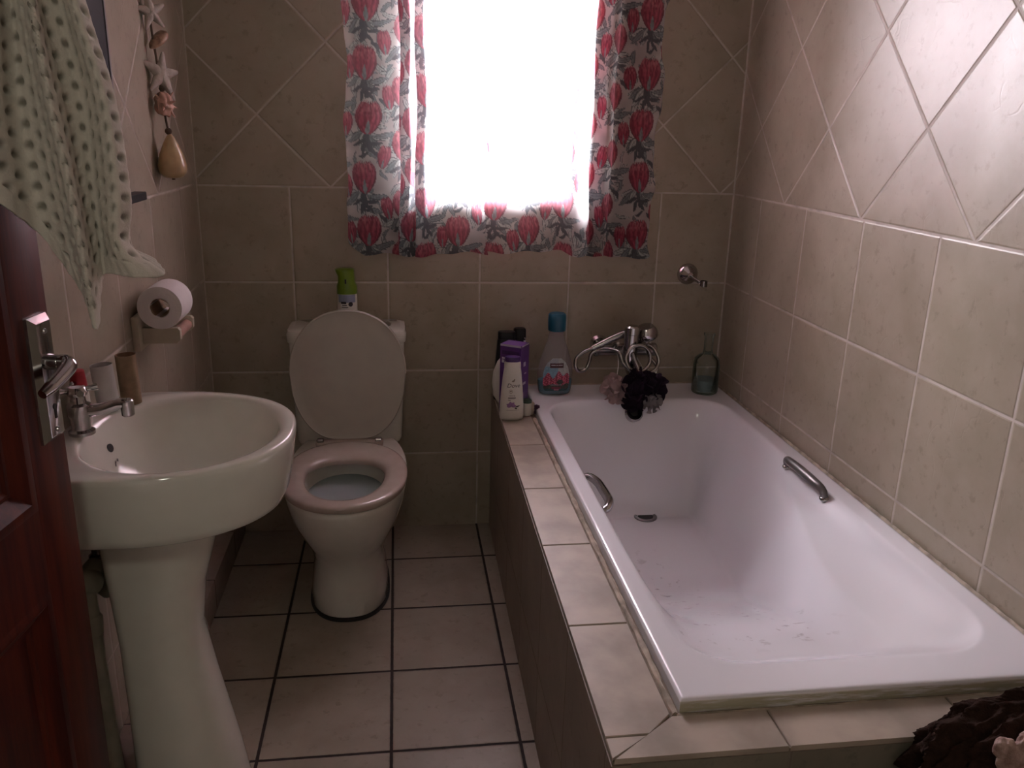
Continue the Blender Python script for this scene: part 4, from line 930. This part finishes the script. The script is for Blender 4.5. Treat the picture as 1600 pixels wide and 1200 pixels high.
obj('cone_shell', xf(lathe([(.003, -.036), (.010, -.028), (.015, -.010), (.0165, .008), (.014, .020), (.008, .027), (.001, .032)], n=28, sy=.8), Mc), M['shellb'], ga)
sp = [lumpy((-1.722, -.415, 1.424), .026, (.85, .95, 1.15), .14, 5, 2)]
for k in range(9):
    a = k*2.4; z = -.8+1.6*k/8; q = math.sqrt(1-z*z); d = Vector((q*math.cos(a), q*math.sin(a), z)); b = Vector((-1.720, -.415, 1.424))+d*.022; e_ = b+d*.017
    if e_.x > -1.748: sp.append(cyl(b, e_, .0042, .001, n=8))
obj('spiny_shell', join(*sp), M['shellp'], ga)
obj('egg_shell', lathe([(.003, .112), (.010, .104), (.018, .088), (.030, .060), (.0365, .034), (.034, .014), (.024, .003), (.010, .0)], (-1.7135, -.418, 1.240), n=40, sy=1.), M['shelly'], ga)
obj('twine', join(tube([(-1.742, -.425, 1.78), (-1.738, -.425, 1.68), (-1.734, -.42, 1.60), (-1.730, -.415, 1.53), (-1.726, -.415, 1.46), (-1.720, -.418, 1.39), (-1.714, -.418, 1.346)], .0028, n=8), sphere((-1.716, -.418, 1.358), .009, 10, 7), sphere((-1.724, -.412, 1.462), .008, 10, 7), cyl((-1.7135, -.418, 1.236), (-1.7135, -.418, 1.242), .004)), M['twine'], ga)
obj('nail', cyl((-1.7505, -.425, 1.783), (-1.738, -.425, 1.783), .002), M['dark'], ga)
# mirror and the small black shelf, both mostly behind the towel
mr = thing('mirror', 'black framed mirror on the left wall half hidden behind the towel', 'mirror', (-1.7505, -1.0, 1.45))
obj('frame', join(box(-1.7505, -1.733, -.895, -.787, 1.42, 1.99, .002), box(-1.7505, -1.733, -1.40, -1.29, 1.42, 1.99, .002), box(-1.7505, -1.733, -1.29, -.895, 1.42, 1.54, .002), box(-1.7505, -1.733, -1.29, -.895, 1.90, 1.99, .002)), M['mirrorframe'], mr, smooth=20)
obj('edge_strip', box(-1.7505, -1.731, -.7865, -.780, 1.42, 1.99), M['greyedge'], mr, smooth=0)
obj('glass', box(-1.745, -1.740, -1.289, -.896, 1.541, 1.899), M['mirror'], mr, smooth=0)
tag(obj('wall_shelf', join(box(-1.7505, -1.722, -1.05, -.645, 1.203, 1.222, .002)), M['black'], smooth=20), 'slim black wall shelf whose end shows beside the hanging towel', 'shelf')

# ================================================================== brown fleece bundle on the front ledge
fb = thing('fleece_bundle', 'dark brown fleece bundle with pale lining dumped on the bath front ledge', 'fleece', (-.17, -1.80, LZ))
def bundle(c, r, seed, flat=None, amp=.10):
    V, F = sphere((0, 0, 0), 1, 120, 76); out = []
    rg = random.Random(int(seed*10)); W_ = [([rg.uniform(-1, 1) for _ in range(3)], rg.uniform(2.5, 7), rg.uniform(0, 6)) for _ in range(7)]+[([rg.uniform(-1, 1) for _ in range(3)], rg.uniform(38, 70), rg.uniform(0, 6)) for _ in range(5)]
    for x, y, z in V:
        k = 1.
        for n_, ((a, b, e), f, ph) in enumerate(W_): k += (amp*.55 if n_ < 7 else .0065)*math.sin((x*a+y*b+z*e)*f+ph)
        p = [c[0]+x*r[0]*k, c[1]+y*r[1]*k, c[2]+z*r[2]*k]
        if flat is not None: p[2] = max(p[2], flat)
        out.append(tuple(p))
    return out, F
def fleece():
    V, F = sphere((0, 0, 0), 1, 170, 110); out = []; rg = random.Random(5)
    W_ = [([rg.uniform(-1, 1) for _ in range(3)], rg.uniform(4, 11), rg.uniform(0, 6)) for _ in range(6)]; H_ = [([rg.uniform(-1, 1) for _ in range(3)], rg.uniform(45, 80), rg.uniform(0, 6)) for _ in range(6)]
    sp = lambda a: math.copysign(abs(a)**(2/2.4), a)
    for x, y, z in V:
        k = 1.+sum(.050*(1-2*abs(math.sin((x*a+y*b+z*e)*f+ph)))*.6 for (a, b, e), f, ph in W_)+sum(.006*math.sin((x*a+y*b+z*e)*f+ph) for (a, b, e), f, ph in H_)
        p = [-.140+sp(x)*.250*k, -1.836+sp(y)*.062*k, .490+sp(z)*.108*k]
        if p[1] > -1.803: p[2] = max(p[2], LZ+.001+.0015*(z+1))
        p[0] = min(p[0], -.004); out.append(tuple(p))
    return out, F
obj('outer_fleece', fleece(), M['fleece'], fb, smooth=80, fix=False)
M['lining'] = mat('cream pink fleece', (.52, .38, .33), .95, var=.14, vscale=45., bump=1., bscale=200., col2=(.16, .085, .07))
obj('lining', join(bundle((-.232, -1.902, .560), (.060, .020, .044), 4., None, .14), bundle((-.298, -1.902, .572), (.016, .012, .017), 5., None, .05)), M['lining'], fb, smooth=80, fix=False)

# ================================================================== daylight, hall lamp, camera
wd = bpy.data.worlds.new('overcast sky'); SC.world = wd; wd.use_nodes = True; nt = wd.node_tree; nt.nodes.clear()
bg = nt.nodes.new('ShaderNodeBackground'); wo = nt.nodes.new('ShaderNodeOutputWorld'); tc = nt.nodes.new('ShaderNodeTexCoord'); sx = nt.nodes.new('ShaderNodeSeparateXYZ')
rp = nt.nodes.new('ShaderNodeValToRGB'); mr_ = nt.nodes.new('ShaderNodeMapRange'); mr_.inputs[1].default_value = -1.; mr_.inputs[2].default_value = 1.
nt.links.new(tc.outputs['Generated'], sx.inputs[0]); nt.links.new(sx.outputs[2], mr_.inputs[0]); nt.links.new(mr_.outputs[0], rp.inputs[0])
els = rp.color_ramp.elements; els[0].position = .0; els[0].color = (.30, .29, .27, 1); els[1].position = .52; els[1].color = (.95, .95, 1., 1)
e2 = els.new(.47); e2.color = (.40, .40, .38, 1); e3 = els.new(1.); e3.color = (.86, .92, 1., 1)
nt.links.new(rp.outputs[0], bg.inputs[0]); bg.inputs[1].default_value = 9.0; nt.links.new(bg.outputs[0], wo.inputs[0])
def area(name, loc, aim, sx_, sy_, power, col):
    l = bpy.data.lights.new(name, 'AREA'); l.shape = 'RECTANGLE'; l.size = sx_; l.size_y = sy_; l.energy = power; l.color = col
    o = bpy.data.objects.new(name, l); COL.objects.link(o); o.location = loc; o.rotation_euler = (Vector(aim)-Vector(loc)).to_track_quat('-Z', 'Y').to_euler(); return o
area('hall_lamp', (-1.22, -3.0, 1.93), (-1.35, -1.6, 1.0), .14, .14, 2.0, (1., .955, .80))
area('bright_sky_patch', (-1.32, 1.45, 2.12), (-.80, 0., 1.60), 1.2, 1.2, 2000.0, (.965, .925, 1.))

Rm = np.array([[0.990972471182614, -0.1315836119430594, 0.02567711872930109], [-0.013986738720592001, -0.2919533713367914, -0.9563302777309884], [0.13333391353358742, 0.9473378394390688, -0.29115817946387473]])
cam = bpy.data.cameras.new('camera'); co = bpy.data.objects.new('camera', cam); COL.objects.link(co)
mw = Matrix.Identity(4)
for r in range(3): mw[r][0] = Rm[0][r]; mw[r][1] = -Rm[1][r]; mw[r][2] = -Rm[2][r]
mw[0][3], mw[1][3], mw[2][3] = -1.13318925, -2.77496932, 1.38567758
co.matrix_world = mw; cam.sensor_fit = 'HORIZONTAL'; cam.sensor_width = 36.; cam.lens = 1307.2829/1600*36.; cam.clip_start = .02
SC.camera = co
SC.view_settings.view_transform = 'Standard'; SC.view_settings.look = 'None'; SC.view_settings.gamma = 1.; SC.view_settings.use_curve_mapping = False
SC.view_settings.exposure = 0.28
SC.cycles.max_bounces = 14; SC.cycles.diffuse_bounces = 8; SC.cycles.transparent_max_bounces = 24; SC.cycles.transmission_bounces = 12; SC.cycles.glossy_bounces = 6
SC.cycles.sample_clamp_indirect = 6.0
